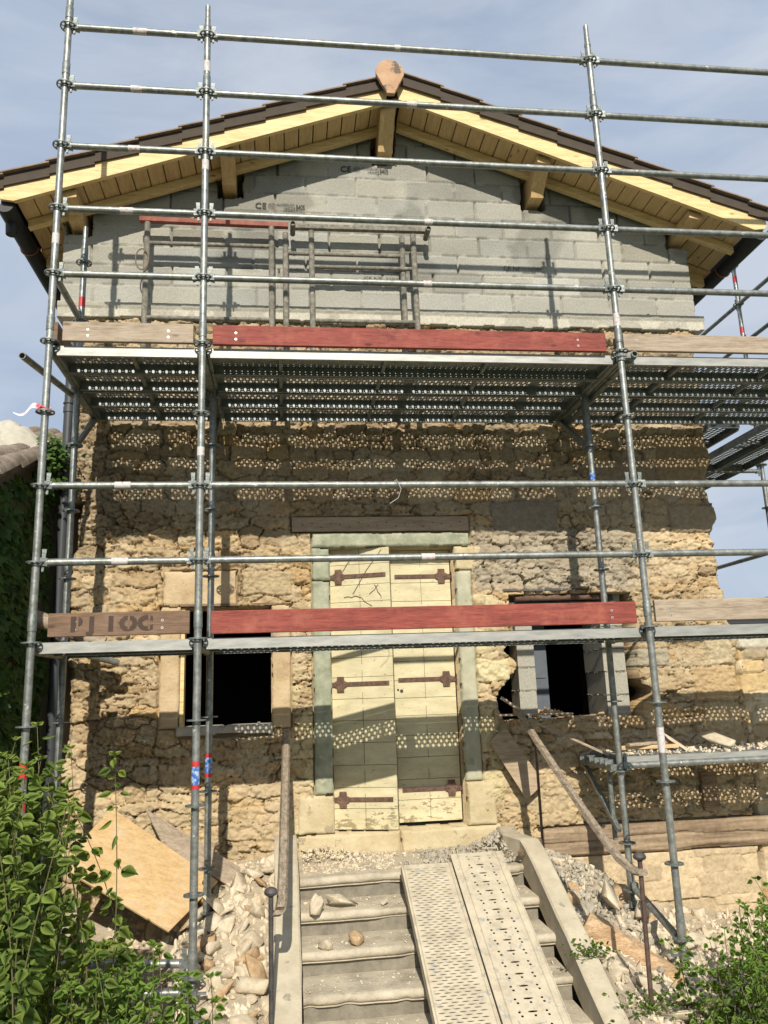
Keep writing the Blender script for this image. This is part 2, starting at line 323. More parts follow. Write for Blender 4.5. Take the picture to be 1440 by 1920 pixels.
# numpy noise -------------------------------------------------------
def vnoise(x, z, seed):
    x = np.asarray(x, float); z = np.asarray(z, float)
    xi = np.floor(x).astype(np.int64); zi = np.floor(z).astype(np.int64); fx = x-xi; fz = z-zi
    fx = fx*fx*(3-2*fx); fz = fz*fz*(3-2*fz)
    def h(a, b):
        n = (a*374761393 + b*668265263 + seed*1442695041) & 0xffffffff
        n = ((n ^ (n >> 13)) * 1274126177) & 0xffffffff
        n = ((n ^ (n >> 16)) * 2246822519) & 0xffffffff
        return ((n ^ (n >> 15)) & 0xffffff)/float(0xffffff)
    return (h(xi, zi)*(1-fx)+h(xi+1, zi)*fx)*(1-fz) + (h(xi, zi+1)*(1-fx)+h(xi+1, zi+1)*fx)*fz
def fbm(x, z, seed, f=1.0, o=4, g=0.5):
    t = 0; a = 1; n = 0
    for i in range(o):
        t = t + a*vnoise(x*f, z*f, seed+i*17); n += a; a *= g; f *= 2.03
    return t/n
def sstep(a, b, x): t = np.clip((x-a)/(b-a), 0, 1); return t*t*(3-2*t)

def mesh_np(name, V, Fq, tone=None):
    me = bpy.data.meshes.new(name)
    me.vertices.add(len(V)); me.vertices.foreach_set('co', np.asarray(V, np.float32).ravel())
    Fq = np.asarray(Fq, np.int32); k = Fq.shape[1]
    me.loops.add(Fq.size); me.loops.foreach_set('vertex_index', Fq.ravel())
    me.polygons.add(len(Fq)); me.polygons.foreach_set('loop_start', np.arange(len(Fq), dtype=np.int32)*k)
    me.polygons.foreach_set('loop_total', np.full(len(Fq), k, np.int32))
    me.update(calc_edges=True); me.validate()
    if tone is not None:
        at = me.attributes.new('tone', 'FLOAT_COLOR', 'POINT'); c = np.ones((len(V), 4), np.float32)
        tone = np.asarray(tone); c[:, :3] = tone if tone.ndim == 2 else tone[:, None]
        at.data.foreach_set('color', c.ravel())
    return me

def relief(name, x0, x1, z0, z1, res, fn, Y0, thick):
    """a wall face modelled as real relief: fn(X, Z) -> height towards the street, colour, mask"""
    nx = int(round((x1-x0)/res))+1; nz = int(round((z1-z0)/res))+1
    X, Z = np.meshgrid(np.linspace(x0, x1, nx), np.linspace(z0, z1, nz))
    H, C, K = fn(X, Z)
    V = np.stack([X, Y0-H, Z], -1).reshape(-1, 3); Cc = C.reshape(-1, 3)
    idx = np.arange(nx*nz).reshape(nz, nx)
    cell = K[:-1, :-1] & K[1:, :-1] & K[:-1, 1:] & K[1:, 1:]
    a, b, c, d = idx[:-1, :-1], idx[:-1, 1:], idx[1:, 1:], idx[1:, :-1]
    Fs = [np.stack([a[cell], b[cell], c[cell], d[cell]], -1)]
    p = np.pad(cell, 1)
    n = nx*nz
    B = V.copy(); B[:, 1] = Y0+thick
    for (dz, dx), (e0, e1) in {(-1, 0): (a, b), (1, 0): (c, d), (0, -1): (d, a), (0, 1): (b, c)}.items():
        nb = p[1+dz:p.shape[0]-1+dz, 1+dx:p.shape[1]-1+dx]; s = cell & ~nb
        Fs.append(np.stack([e1[s], e0[s], e0[s]+n, e1[s]+n], -1))
    Fa = np.concatenate(Fs); V2 = np.concatenate([V, B]); C2 = np.concatenate([Cc, Cc])
    used = np.unique(Fa); rm = np.full(len(V2), -1); rm[used] = np.arange(len(used))
    return mesh_np(name, V2[used], rm[Fa], C2[used])

def stone_field(X, Z, rows, widths, seed, warp=0.03, p=2.6):
    """nearest and second-nearest stone in an uneven coursed layout"""
    r = np.random.default_rng(seed); x0, x1, z0, z1 = X.min(), X.max(), Z.min(), Z.max()
    wx = X + (fbm(X, Z, seed, 7, 3)-0.5)*warp*1.6; wz = Z + (fbm(X, Z, seed+5, 7, 3)-0.5)*warp*1.6 + (fbm(X, Z, seed+9, 1.1, 2)-0.5)*0.10
    S = []; z = z0-0.1
    while z < z1+0.1:
        h = r.uniform(*rows); x = x0-0.1-r.uniform(0, widths[1])
        while x < x1+0.2:
            w = r.uniform(*widths)
            if h > rows[0]*1.5 and r.random() < 0.28:
                k = r.uniform(0.35, 0.65)
                S.append((x+w/2, z+h*k/2, w/2, h*k/2)); S.append((x+w/2+r.uniform(-.03, .03), z+h*(1+k)/2, w/2, h*(1-k)/2))
            else: S.append((x+w/2, z+h/2+r.uniform(-.2, .2)*h*0.35, w/2*r.uniform(.9, 1.1), h/2*r.uniform(.85, 1.25)))
            x += w
        z += h
    d1 = np.full(X.shape, 9.0); d2 = d1.copy(); i1 = np.zeros(X.shape, int)
    xs, zs = X[0], Z[:, 0]
    for i, (cx, cz, hx, hz) in enumerate(S):
        c0, c1 = np.searchsorted(xs, [cx-hx*2.4-.06, cx+hx*2.4+.06]); r0, r1 = np.searchsorted(zs, [cz-hz*2.6-.11, cz+hz*2.6+.11])
        if c1 <= c0 or r1 <= r0: continue
        sl = (slice(r0, r1), slice(c0, c1))
        d = (np.abs((wx[sl]-cx)/hx)**p + np.abs((wz[sl]-cz)/hz)**p)**(1/p)
        a, b = d1[sl], d2[sl]; nw = d < a
        d2[sl] = np.where(nw, a, np.minimum(b, d)); d1[sl] = np.where(nw, d, a)
        q = i1[sl]; q[nw] = i; i1[sl] = q
    return d1, d2, i1, np.array(S)

PAL = np.array([(.49, .375, .22), (.46, .345, .20), (.41, .32, .20), (.52, .42, .27), (.48, .34, .17), (.44, .35, .225), (.54, .43, .27), (.40, .30, .18)])
WALL_Y = 1.48

def box_w(X, Z, x0, x1, z0, z1, e=0.004):
    return sstep(x0-e, x0+e, X)*(1-sstep(x1-e, x1+e, X))*sstep(z0-e, z0+e, Z)*(1-sstep(z1-e, z1+e, Z))

def main_wall(X, Z):
    d1, d2, i1, S = stone_field(X, Z, (.06, .155), (.09, .36), 21, warp=0.050, p=1.75)
    r = np.random.default_rng(3); n = len(S)
    off = r.normal(0, .013, n); tx = r.normal(0, .10, n); tz = r.normal(0, .16, n); ci = r.integers(0, len(PAL), n); br = r.uniform(.84, 1.12, n)
    gap = d2-d1
    jw = 0.05 + 0.20*fbm(X, Z, 71, 2.2, 3)**1.5
    joint = 1-sstep(0.0, jw, gap)
    crack = (1-sstep(0.0, .055, gap))*sstep(.36, .50, fbm(X, Z, 73, 5, 3))
    # a second, finer breakage inside the stones
    wx = X+(fbm(X, Z, 75, 5, 3)-.5)*.10; wz = Z+(fbm(X, Z, 76, 5, 3)-.5)*.08
    g1, g2, k1, T1 = stone_field(wx*1.0, wz*1.0, (.028, .060), (.05, .14), 79, warp=.02, p=2.0)
    r3 = np.random.default_rng(33); o3 = r3.normal(0, .011, len(T1)); fj = 1-sstep(0, .16, g2-g1)
    s3 = r3.normal(0, .22, len(T1))
    sub = sstep(.40, .62, fbm(X, Z, 83, 2.6, 3))
    rough = fbm(X, Z, 31, 22, 5, .70)-.5; frac = np.abs(fbm(X+Z*.6, Z*1.9, 41, 10, 5, .62)-.5)
    H = .95*(off[i1] + tx[i1]*(X-S[i1, 0]) + tz[i1]*(Z-S[i1, 1])) + rough*.048 + (frac-.12)*-.075
    cn = np.abs(fbm(X*.8+Z*.35, Z*1.9, 93, 5.5, 5, .6)-.5); cr2 = (1-sstep(.0, .016, cn))*sstep(.50, .58, fbm(X, Z, 95, 2.1, 3))
    H = H - cr2*.026
    H = H + sub*(1.05*o3[k1] + 1.1*s3[k1]*(wz-T1[k1, 1]) - fj*.014)
    mo = sstep(.52, .64, fbm(X, Z, 87, 3.2, 4))                     # mortar smeared flush over part of the face
    H = H*(1-mo*.55) + (.004+rough*.030)*mo; joint = joint*(1-mo*.55); crack = crack*(1-mo*.3)
    grey = sstep(2.08, 2.22, X)*(1-sstep(3.45, 3.75, X))*sstep(.40, .47, Z)*(1-sstep(.92, 1.02, Z))
    low = 1-sstep(-1.25, -.95, Z)
    jd = .030 + .030*vnoise(X*1.5, Z*2.2, 51) + grey*.045 - low*.012
    H = H - joint*jd*.95 - crack*.034 + 0.006*(1-np.clip(d1, 0, 1)**2) + grey*(.02-.35*np.clip(gap-.5, -.5, 0)*.05)
    C = PAL[ci[i1]]*br[i1][..., None]
    big = fbm(X, Z, 61, .9, 3)[..., None]
    C = C*(.88+.46*big); mo3 = (mo*.55)[..., None]; C = C*(1-mo3)+np.array((.54, .45, .31))*(.9+.25*big)*mo3
    lum = C.mean(-1, keepdims=True); C = (C*.80+lum*np.array((1.12, 1.0, .78))*.20)*np.array((.98, .935, .87))
    C = C*(1-joint[..., None]*.10) + np.array((.44, .35, .22))*(joint[..., None]*.10)
    # upper masonry painted browner and greyer for the shade under the upper deck
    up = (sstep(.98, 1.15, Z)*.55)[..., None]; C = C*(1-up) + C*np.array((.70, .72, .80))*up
    gr = grey[..., None]*.65; C = C*(1-gr) + (np.array((.37, .34, .28))*(.7+.6*br[i1][..., None]-.4))*gr
    lw = (low*.6*(vnoise(X*2, Z*3, 81) > .35))[..., None]; C = C*(1-lw) + np.array((.52, .41, .25))*lw
    # pale mortar smears around the door
    sm = (np.exp(-((X-.70)/.13)**2)*(Z < .8)*(Z > -1.5) + np.exp(-((X-2.2)/.12)**2)*(Z < .55)*(Z > -1.5))*sstep(.42, .6, fbm(X, Z, 91, 5, 3))
    sm = np.clip(sm, 0, 1)[..., None]; C = C*(1-sm) + np.array((.60, .51, .30))*sm; H = H*(1-sm[..., 0]*.6) + .012*sm[..., 0]
    # larger squared blocks under the old beam on the right
    e1, e2, j1, T = stone_field(X, Z, (.12, .19), (.22, .52), 77, warp=.012, p=5)
    rr = np.random.default_rng(8); o2 = rr.normal(0, .006, len(T)); b2 = rr.uniform(.85, 1.15, len(T))
    z2 = sstep(2.30, 2.45, X)*(1-sstep(-1.70, -1.66, Z)); jj = 1-sstep(0, .09, e2-e1)
    H2 = o2[j1] + rough*.022 - jj*.016; C2 = np.array((.53, .42, .27))*b2[j1][..., None]*(.85+.3*big)
    H = H*(1-z2)+H2*z2; C = C*(1-z2[..., None])+C2*z2[..., None]
    # big quoins up the right edge
    for (x0, x1, za, zb, col) in ((3.93, 4.6, 1.39, 1.84, (.36, .265, .155)), (3.25, 3.9, 1.36, 1.60, (.33, .26, .17)), (4.0, 4.6, .94, 1.19, (.38, .30, .20)), (2.35, 2.95, .92, 1.22, (.30, .25, .185)),
                                  (4.05, 4.44, -.545, -.25, (.50, .36, .20)), (4.18, 4.44, -.235, -.02, (.52, .43, .28)), (3.50, 3.86, -.24, -.09, (.42, .37, .27)), (4.1, 4.44, -.93, -.56, (.48, .37, .22)),
                                  (2.14, 2.42, -.33, -.13, (.62, .54, .33)), (.20, .62, .45, .64, (.46, .36, .22))):
        q = box_w(X+(fbm(X, Z, 7, 6, 2)-.5)*.05, Z+(fbm(X, Z, 8, 6, 2)-.5)*.05, x0, x1, za, zb, .010)
        edge = q*(1-q)*4
        H = H*(1-q) + (.016+rough*.045+(frac-.12)*-.05)*q - edge*.02; C = C*(1-q[..., None]) + (np.array(col)*(.85+.3*big))*q[..., None]
    # seats cut for dressed stones and timbers
    for (x0, x1, za, zb, dep) in ((-.465, -.285, -.61, .37, .05), (.43, .60, -.63, .37, .05), (-.44, .16, .36, .66, .05), (.60, 2.15, .965, 1.105, .05),
                                  (.765, 2.15, .825, .965, .06), (.765, .925, -1.47, .83, .06), (1.995, 2.14, -1.47, .83, .06), (.62, 2.26, -1.62, -1.44, .05), (-.32, .46, -.68, -.58, .04), (2.60, 4.62, -1.73, -1.485, .06)):
        q = box_w(X, Z, x0, x1, za, zb, .006); H = H*(1-q) - dep*q
    # openings
    K = np.ones(X.shape, bool)
    K &= ~((X > -.29) & (X < .43) & (Z > -.60) & (Z < .355))
    K &= ~((X > .93) & (X < 1.99) & (Z > -1.45) & (Z < .83))
    jag = (fbm(X, Z, 101, 5, 4)-.5)
    left = 2.47 + jag*.10 - .17*np.exp(-((Z+.50)/.20)**2) - .10*np.exp(-((Z+.06)/.05)**2)
    right = 3.55 + jag*.10 + .13*np.exp(-((Z+.44)/.07)**2)
    top = .40 + 0*X; bot = -.645 + jag*.07
    K &= ~((X > left) & (X < right) & (Z > bot) & (Z < top) & ~((Z > .34) & (X < 2.42)))
    # ragged outer edges
    er = 4.435 + (vnoise(Z*0, Z*5.5, 111)-.5)*.09 + .045*(1-sstep(.30, .80, Z)) + .04*sstep(1.7, 2.2, Z)
    el = np.where(Z > 1.25, -1.30, -1.17) + (vnoise(Z*0+3, Z*5.5, 113)-.5)*.07
    K &= (X < er) & (X > el)
    # soften heights near the edges of the wall so the corner stones look rounded
    ed = np.minimum(er-X, X-el); H = H - .05*(1-sstep(0, .06, ed))**2
    return H, np.clip(C, .03, .8), K

# ------------------------------------------------------------------ HOUSE
house = thing('house', 'stone house being restored, raw blockwork gable over rubble masonry, pine roof', 'house', (1.6, 1.48, -2.1))
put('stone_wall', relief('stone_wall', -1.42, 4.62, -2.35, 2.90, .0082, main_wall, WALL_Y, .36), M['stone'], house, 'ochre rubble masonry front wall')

ROOF_X, ROOF_Z, SLOPE = 1.63, 4.917, 0.363
def zr(x, dz=0.0): return ROOF_Z - SLOPE*abs(x-ROOF_X) + dz

PURLIN = ((-1.25, 3.75), (.07, 4.18), (1.52, 4.60), (2.97, 4.18), (4.40, 3.82))
def gable(X, Z):
    ch, bl = .1945, .475
    row = np.floor((Z-3.03)/ch).astype(int); wob = (fbm(X, Z, 5, 1.5, 2)-.5)*.012
    xx = X + (row % 2)*bl/2 + vnoise(row*1.0, row*0.0, 3)*.10; colm = np.floor((xx+.13)/bl).astype(int)
    fx = (xx+.13)/bl-colm; fz = (Z+wob-3.03)/ch-row
    dj = np.minimum(np.minimum(fx, 1-fx)*bl, np.minimum(fz, 1-fz)*ch + .0015)
    h = vnoise(colm*1.7+.3, row*2.3+.7, 9); h2 = vnoise(colm*3.1+.9, row*1.3+.2, 19)
    mort = fbm(X, Z, 13, 9, 3)
    J = 1-sstep(.004, .013+.005*mort, dj)
    deepv = ((np.minimum(fx, 1-fx)*bl) < .007) & (h2 > .45)
    smear = sstep(.50, .62, mort)*(1-sstep(.010, .028, dj))          # mortar squeezed over the joint
    H = .004*(h-.5) + (fbm(X, Z, 17, 60, 3, .7)-.5)*.006 - J*.012 - deepv*.030 + smear*.006
    base = np.array((.395, .385, .335)); C = np.ones(X.shape+(3,))*base*(.74+.44*h)[..., None]*np.where(h2 > .86, .80, 1.0)[..., None]; C = C*(1+(h2-.5)[..., None]*np.array((.07, .02, -.08)))
    C = C*(1+ (fbm(X, Z, 23, 2.3, 4)-.5)*.35)[..., None]
    C = C*(1-(J*.22)[..., None]); C = C*(1-smear[..., None]*.5) + np.array((.50, .48, .41))*smear[..., None]*.5
    # damp dark blotches and drips
    st = sstep(.60, .70, fbm(X, Z, 29, 1.7, 4))*.28; C = C*(1-st[..., None])
    K = (Z < ROOF_Z - SLOPE*np.abs(X-ROOF_X) + .03) & (X > -1.385+(vnoise(Z*0, Z*5, 4)-.5)*.015) & (X < 4.495+(vnoise(Z*0+2, Z*5, 4)-.5)*.015)
    for px, pz in PURLIN:
        rag = (fbm(X, Z, 37, 12, 2)-.5)*.04
        K &= ~((np.abs(X-px) < .115+rag) & (Z > pz-.05+rag))
    return H, np.clip(C, .03, .8), K
put('block_gable', relief('block_gable', -1.42, 4.53, 3.035, 4.95, .0105, gable, WALL_Y, .20), M['block'], house, 'grey concrete block gable')
def ringbeam(X, Z):
    H = .045 + (fbm(X, Z, 43, 11, 4)-.5)*.016; H = np.where(Z > 2.985, .055+(fbm(X, Z, 45, 25, 3)-.5)*.012, H)
    t = sstep(2.96, 3.0, Z)[..., None]; crk = sstep(.46, .5, fbm(X, Z, 47, 6, 4))[..., None]
    C = np.array((.56, .53, .44))*(.78+.22*crk)*(1-t) + np.array((.40, .38, .31))*t
    ragb = 2.885 + (fbm(X, Z*0, 49, 3, 4)-.5)*.06
    K = (Z > ragb) & (Z < 3.035+(fbm(X, Z*0, 53, 22, 2)-.5)*.012) & (X < 4.555) & (X > -1.39)
    return H, C, K
put('ring_beam', relief('ring_beam', -1.42, 4.57, 2.83, 3.06, .0105, ringbeam, WALL_Y, .2), M['block'], house, 'pale cast concrete ring beam')

# the body of the house behind the front wall
mb = MB()
mb.box((-1.28, 1.86, -2.4), (-1.05, 8.0, 3.80)); mb.box((4.16, 1.86, -2.4), (4.40, 8.0, 3.80)); mb.box((-1.28, 8.0, -2.4), (4.40, 8.2, 3.8))
mb.build('side_wall', M['render_wall'], house)
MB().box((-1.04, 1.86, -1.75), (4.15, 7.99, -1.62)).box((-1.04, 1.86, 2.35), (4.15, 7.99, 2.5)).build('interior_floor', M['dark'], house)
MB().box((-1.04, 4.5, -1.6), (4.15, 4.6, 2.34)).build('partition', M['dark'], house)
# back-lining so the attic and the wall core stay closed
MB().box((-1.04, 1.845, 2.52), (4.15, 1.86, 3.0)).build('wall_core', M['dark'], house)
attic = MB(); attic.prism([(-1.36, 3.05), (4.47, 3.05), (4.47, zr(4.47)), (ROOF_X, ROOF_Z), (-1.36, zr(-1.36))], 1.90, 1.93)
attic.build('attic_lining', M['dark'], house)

# roof ------------------------------------------------------------
EL, ER = -1.79, 5.05
def slab(x0, x1, y0, y1, lo, hi):
    """roof-parallel slab between x0..x1 (one side of the ridge)"""
    return MB().add([(x0, y0, zr(x0, lo)), (x1, y0, zr(x1, lo)), (x1, y1, zr(x1, lo)), (x0, y1, zr(x0, lo)),
                     (x0, y0, zr(x0, hi)), (x1, y0, zr(x1, hi)), (x1, y1, zr(x1, hi)), (x0, y1, zr(x0, hi))],
                    [(0,3,2,1),(4,5,6,7),(0,1,5,4),(1,2,6,5),(2,3,7,6),(3,0,4,7)])
roof = slab(EL+.10, ROOF_X, 1.08, 8.4, .135, .20).build('roof', M['tile'], house)
r2 = slab(ROOF_X, ER-.10, 1.08, 8.4, .135, .20).build('roof', M['tile'], house)
for x0, x1, nm in ((EL, ROOF_X-.135, 'l'), (ROOF_X-.015, ER, 'r')):
    # barge board with a shaped foot at the eave
    if nm == 'l': pts = [(x0+.02, zr(x0)+.055), (x0+.12, zr(x0+.12)), (x1, zr(x1)), (x1+.03, zr(x1)+.215), (x0, zr(x0)+.205), (x0-.01, zr(x0)+.09)]
    else: pts = [(x0, zr(x0)), (x1-.12, zr(x1-.12)), (x1-.02, zr(x1)+.055), (x1+.01, zr(x1)+.09), (x1, zr(x1)+.205), (x0-.03, zr(x0)+.215)]
    MB().prism(pts, 1.03, 1.058).build('barge_board', M['pine'], house, bevel=.003)
    xa, xb = (x0+.12, ROOF_X-.01) if nm == 'l' else (ROOF_X+.01, x1-.12)
    b = slab(xa, xb, 1.05, 1.075, .004, .022); b.build('edge_batten', M['pine'], house)
    # soffit boards, each its own width with an open joint
    xs = xa; sgn = 1; brd = MB()
    while xs < xb-.02:
        w = min(.128, xb-xs); q = slab(xs+.003, xs+w-.003, 1.078, 1.84, .034+random.uniform(0, .004), .060); brd.add(q.v, q.f); xs += .132
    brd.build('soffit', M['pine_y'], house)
    q = slab(xa+.02 if nm == 'l' else xa, xb if nm == 'l' else xb-.02, 1.36, 1.425, -.045, .03); q.build('rafter', M['pine'], house, bevel=.003)
# eaves running back along both sides: soffit, rafter tails, gutter
for sx, x_in, x_out in ((-1, -1.38, EL+.10), (1, 4.49, ER-.10)):
    xa, xb = min(x_in, x_out), max(x_in, x_out)
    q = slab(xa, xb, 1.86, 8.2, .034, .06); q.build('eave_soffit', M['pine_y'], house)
    y = 1.43
    for i in range(9):
        y0 = 1.95+i*.60
        q = slab(xa+.03 if sx < 0 else xa-.2, xb if sx < 0 else xb-.03, y0, y0+.07, -.08, .033); q.build('rafter_tail', M['pine'], house, bevel=.003)
    gx, gz = (EL+.035, zr(EL)-.005) if sx < 0 else (ER-.035, zr(ER)-.005)
    R_, n = .075, 12
    vs, fs = [], []
    for yy in (1.08, 8.2):
        for k in range(n+1):
            t = math.pi*k/n; vs.append((gx-R_*math.cos(t), yy, gz+.045-R_*math.sin(t)))
        for k in range(n+1):
            t = math.pi*k/n; vs.append((gx-(R_-.004)*math.cos(t), yy, gz+.045-(R_-.004)*math.sin(t)))
    o = 2*(n+1)
    for k in range(n): fs += [(k, k+1, o+k+1, o+k), (n+1+k, o+n+1+k, o+n+2+k, n+2+k)]
    for base in (0, o):
        for k in range(n): fs.append((base+k, base+k+1, base+n+2+k, base+n+1+k))
    g = MB().add(vs, fs)
    g.prism([(gx+R_*math.cos(math.pi*k/10)*.98, gz+.045-R_*math.sin(math.pi*k/10)*.98) for k in range(11)], 1.075, 1.082)
    gut = g.build('gutter', M['gutter'], house, smooth=True)
    MB().box((gx-.03 if sx < 0 else gx-.02, 1.08, gz+.03), (gx+.06 if sx < 0 else gx+.03, 8.2, gz+.19)).build('fascia_board', M['gutter'], house)
    for i in range(6):
        yb = 1.75+i*.9
        MB().tube([(gx-(R_+.004)*math.cos(math.pi*k/10), yb, gz+.045-(R_+.004)*math.sin(math.pi*k/10)) for k in range(11)], .007, 6).build('gutter_bracket', M['copper'], gut, smooth=True)
# gutter outlet on the left
MB().tube([(EL+.035, 1.28, zr(EL)-.02), (EL+.035, 1.28, zr(EL)-.12)], [.052, .045], 14).build('gutter_outlet', M['gutter'], house, smooth=True)
# overlapping verge tiles: skirt and lip
for sgn in (-1, 1):
    for i in range(10):
        g0 = .14 if sgn < 0 else .012; xc0 = ROOF_X + sgn*(g0+0.36*i); xc1 = ROOF_X + sgn*min(g0+0.36*(i+1)+.03, 3.45)
        a, b = (xc1, xc0) if sgn < 0 else (xc0, xc1)
        lift = .022
        zz = lambda x, d: zr(x, d) + (lift*(abs(x-ROOF_X)-(g0+0.36*i))/0.36 if True else 0)
        def quad(y0, y1, lo, hi):
            return MB().add([(a, y0, zz(a, lo)), (b, y0, zz(b, lo)), (b, y1, zz(b, lo)), (a, y1, zz(a, lo)), (a, y0, zz(a, hi)), (b, y0, zz(b, hi)), (b, y1, zz(b, hi)), (a, y1, zz(a, hi))],
                            [(0,3,2,1),(4,5,6,7),(0,1,5,4),(1,2,6,5),(2,3,7,6),(3,0,4,7)])
        q = quad(.972, 1.30, .238, .251).build('verge_tile', M['tile'], house)
        quad(1.000+.0012*i, 1.020+.0012*i, .134, .2385).build('verge_skirt', M['shaded_skirt'], q)
# ridge end tile: a disc tapering down to a tongue, with the ridge barrel behind
out = [(1.528+.128*math.cos(t), 5.115+.125*math.sin(t)) for t in [math.radians(a) for a in range(0, 181, 10)]]
out = out + [(1.400, 5.085), (1.496, 4.885), (1.562, 4.885), (1.656, 5.085)]
MB().prism(out, .925, .965).build('ridge_end_tile', M['ridge'], house, bevel=.005, label='terracotta end tile with dark stain')
bar = [(1.545+.110*math.cos(t), 5.085+.110*math.sin(t)) for t in [math.radians(a) for a in range(0, 181, 15)]]
MB().prism(bar, .966, 8.4).build('ridge_tile', M['ridge'], house, smooth=True)
# purlins: full depth at the wall, cut back to a slim nose
for px, pz in PURLIN:
    top = zr(px, .03) if px != 1.52 else zr(1.63, .0)
    w = .062 if px != 1.52 else .07
    bot = pz
    ynose = 1.10
    vs = []
    for x in (px-w, px+w):
        tx_ = min(top, zr(x, .032))
        vs += [(x, ynose, tx_), (x, ynose, tx_-.075), (x, 1.33, bot+.05), (x, 1.355, bot), (x, 1.97, bot), (x, 1.97, tx_)]
    MB().add(vs, [(0,1,2,3,4,5), (11,10,9,8,7,6), (0,6,7,1), (1,7,8,2), (2,8,9,3), (3,9,10,4), (4,10,11,5), (5,11,6,0)]).build('purlin', M['pine_y'], house, bevel=.004)

# text printed on things -------------------------------------------
def text_mesh(body, size, extrude=.0006, bold=0.0):
    cu = bpy.data.curves.new('text', 'FONT'); cu.body = body; cu.size = size; cu.extrude = extrude; cu.align_x = 'LEFT'; cu.offset = bold
    cu.resolution_u = 3
    tmp = bpy.data.objects.new('tmp', cu); COL.objects.link(tmp)
    bpy.context.view_layer.update()
    me = bpy.data.meshes.new_from_object(tmp.evaluated_get(bpy.context.evaluated_depsgraph_get()))
    bpy.data.objects.remove(tmp); bpy.data.curves.remove(cu); return me
def write(body, x, y, z, size, mat, parent, name='printed_text', sx=1.0, bold=0.0, flip=False):
    me = text_mesh(body, size, bold=bold)
    for v in me.vertices:
        a, b, c = v.co
        if flip: a, b = -a, -b
        v.co = (x+a*sx, y-c, z+b)
    me.materials.clear(); return put(name, me, mat, parent)
def ring(x, z, r, y, mat, parent, name='printed_mark'):
    return MB().tube([(x+r*math.cos(t), y, z+r*.85*math.sin(t)) for t in [2*math.pi*k/20 for k in range(21)]], .0016, 5).build(name, mat, parent)
TY = WALL_Y-.0105
for (x, z, flip) in ((.30, 4.03, False), (1.10, 4.455, False)):
    write('C', x, TY, z, .085, M['ink'], house, bold=.001); write('\u20ac'.replace('\u20ac', 'E'), x+.062, TY, z, .085, M['ink'], house, bold=.001)
    ring(x+.155, z+.03, .034, TY, M['ink'], house); write('NF', x+.132, TY, z+.017, .042, M['ink'], house)
    write('ALKERBLOC', x+.20, TY, z+.035, .036, M['ink'], house, sx=.82); write('16G24', x+.255, TY, z-.005, .042, M['ink'], house)
    write('B40S', x+.375, TY, z+.0, .075, M['ink'], house, sx=.55, bold=.0005)
write('CE NF', 2.62, TY, 3.475, .062, M['ink'], house); write('D27 PLATTARD', 2.80, TY, 3.49, .034, M['ink'], house, sx=.85); write('16G24 B40', 2.80, TY, 3.455, .030, M['ink'], house)
write('CE NF', 1.29, TY, 3.325, .062, M['ink'], house); write('PLATTARD D27', 1.50, TY, 3.335, .036, M['ink'], house, sx=.8)

# openings ----------------------------------------------------------
def rslab(name, x0, x1, z0, z1, y_front, depth, mat, parent, seed=1, amp=.009, label=None):
    """a dressed stone block with a slightly uneven face and worn arrises"""
    def fn(X, Z):
        e = np.minimum(np.minimum(X-x0, x1-X), np.minimum(Z-z0, z1-Z)); H = (fbm(X, Z, seed, 9, 4)-.5)*amp*2 - .016*(1-sstep(0, .022, e+.020*(fbm(X, Z, seed+3, 14, 3)-.35)))
        rag = (fbm(X, Z, seed+7, 11, 3)-.42)*.022
        return H, np.ones(X.shape+(3,)), (e > np.maximum(rag, -1)-.004)
    me = relief(name, x0, x1, z0, z1, .009, fn, y_front, depth)
    return put(name, me, mat, parent, label)
win = thing('tmp', 'x', 'x'); bpy.data.objects.remove(win)
winf = rslab('window_lintel', -.44, .15, .365, .655, 1.475, .10, M['orange_stone'], house, 5)
rslab('window_jamb', -.455, -.295, -.60, .36, 1.472, .34, M['orange_stone'], house, 6, label='tall orange jamb left of the square window')
rslab('window_jamb', .437, .59, -.625, .36, 1.468, .34, M['orange_stone'], house, 7, label='tall orange jamb right of the square window')
MB().box((-.292, 1.50, -.60), (-.262, 1.60, .355)).build('window_frame', M['pine'], house)
def sill(X, Z):
    z1 = -.588+(fbm(X, Z*0, 3, 9, 3)-.5)*.03; z0 = -.66+(fbm(X, Z*0, 8, 7, 3)-.5)*.03
    return .035+(fbm(X, Z, 4, 20, 3)-.5)*.02, np.ones(X.shape+(3,)), (Z > z0) & (Z < z1)
put('window_sill', relief('window_sill', -.31, .44, -.70, -.56, .0105, sill, 1.47, .36), M['sill'], house)
MB().box((-.30, 1.465, .362), (.48, 1.80, .378)).build('window_head_board', M['oak'], house)
# recess walls are the core of the stone wall; door surround
rslab('door_lintel', .775, 2.14, .835, .955, 1.452, .20, M['green_jamb'], house, 9, .004, 'faded green stone lintel over the door')
rslab('door_jamb', .775, .925, -1.15, .55, 1.458, .26, M['green_jamb'], house, 10, .004, 'green painted jamb left of the door')
rslab('door_jamb', .775, .925, .557, .83, 1.452, .26, M['green_jamb'], house, 11, .004)
rslab('door_jamb', .64, .925, -1.44, -1.157, 1.455, .26, M['yellow_stone'], house, 12, .004)
rslab('door_jamb', 1.998, 2.135, -1.10, .62, 1.458, .26, M['pale_jamb'], house, 13, .004, 'pale mossy jamb right of the door')
rslab('door_jamb', 1.998, 2.235, .628, .83, 1.452, .26, M['yellow_stone'], house, 14, .004)
rslab('door_jamb', 1.998, 2.235, -1.44, -1.107, 1.455, .26, M['yellow_stone'], house, 15, .005)
rslab('door_sill', .63, 1.44, -1.615, -1.447, 1.45, .40, M['yellow_stone'], house, 16, .004)
rslab('door_sill', 1.447, 2.26, -1.615, -1.447, 1.452, .40, M['yellow_stone'], house, 17, .004)
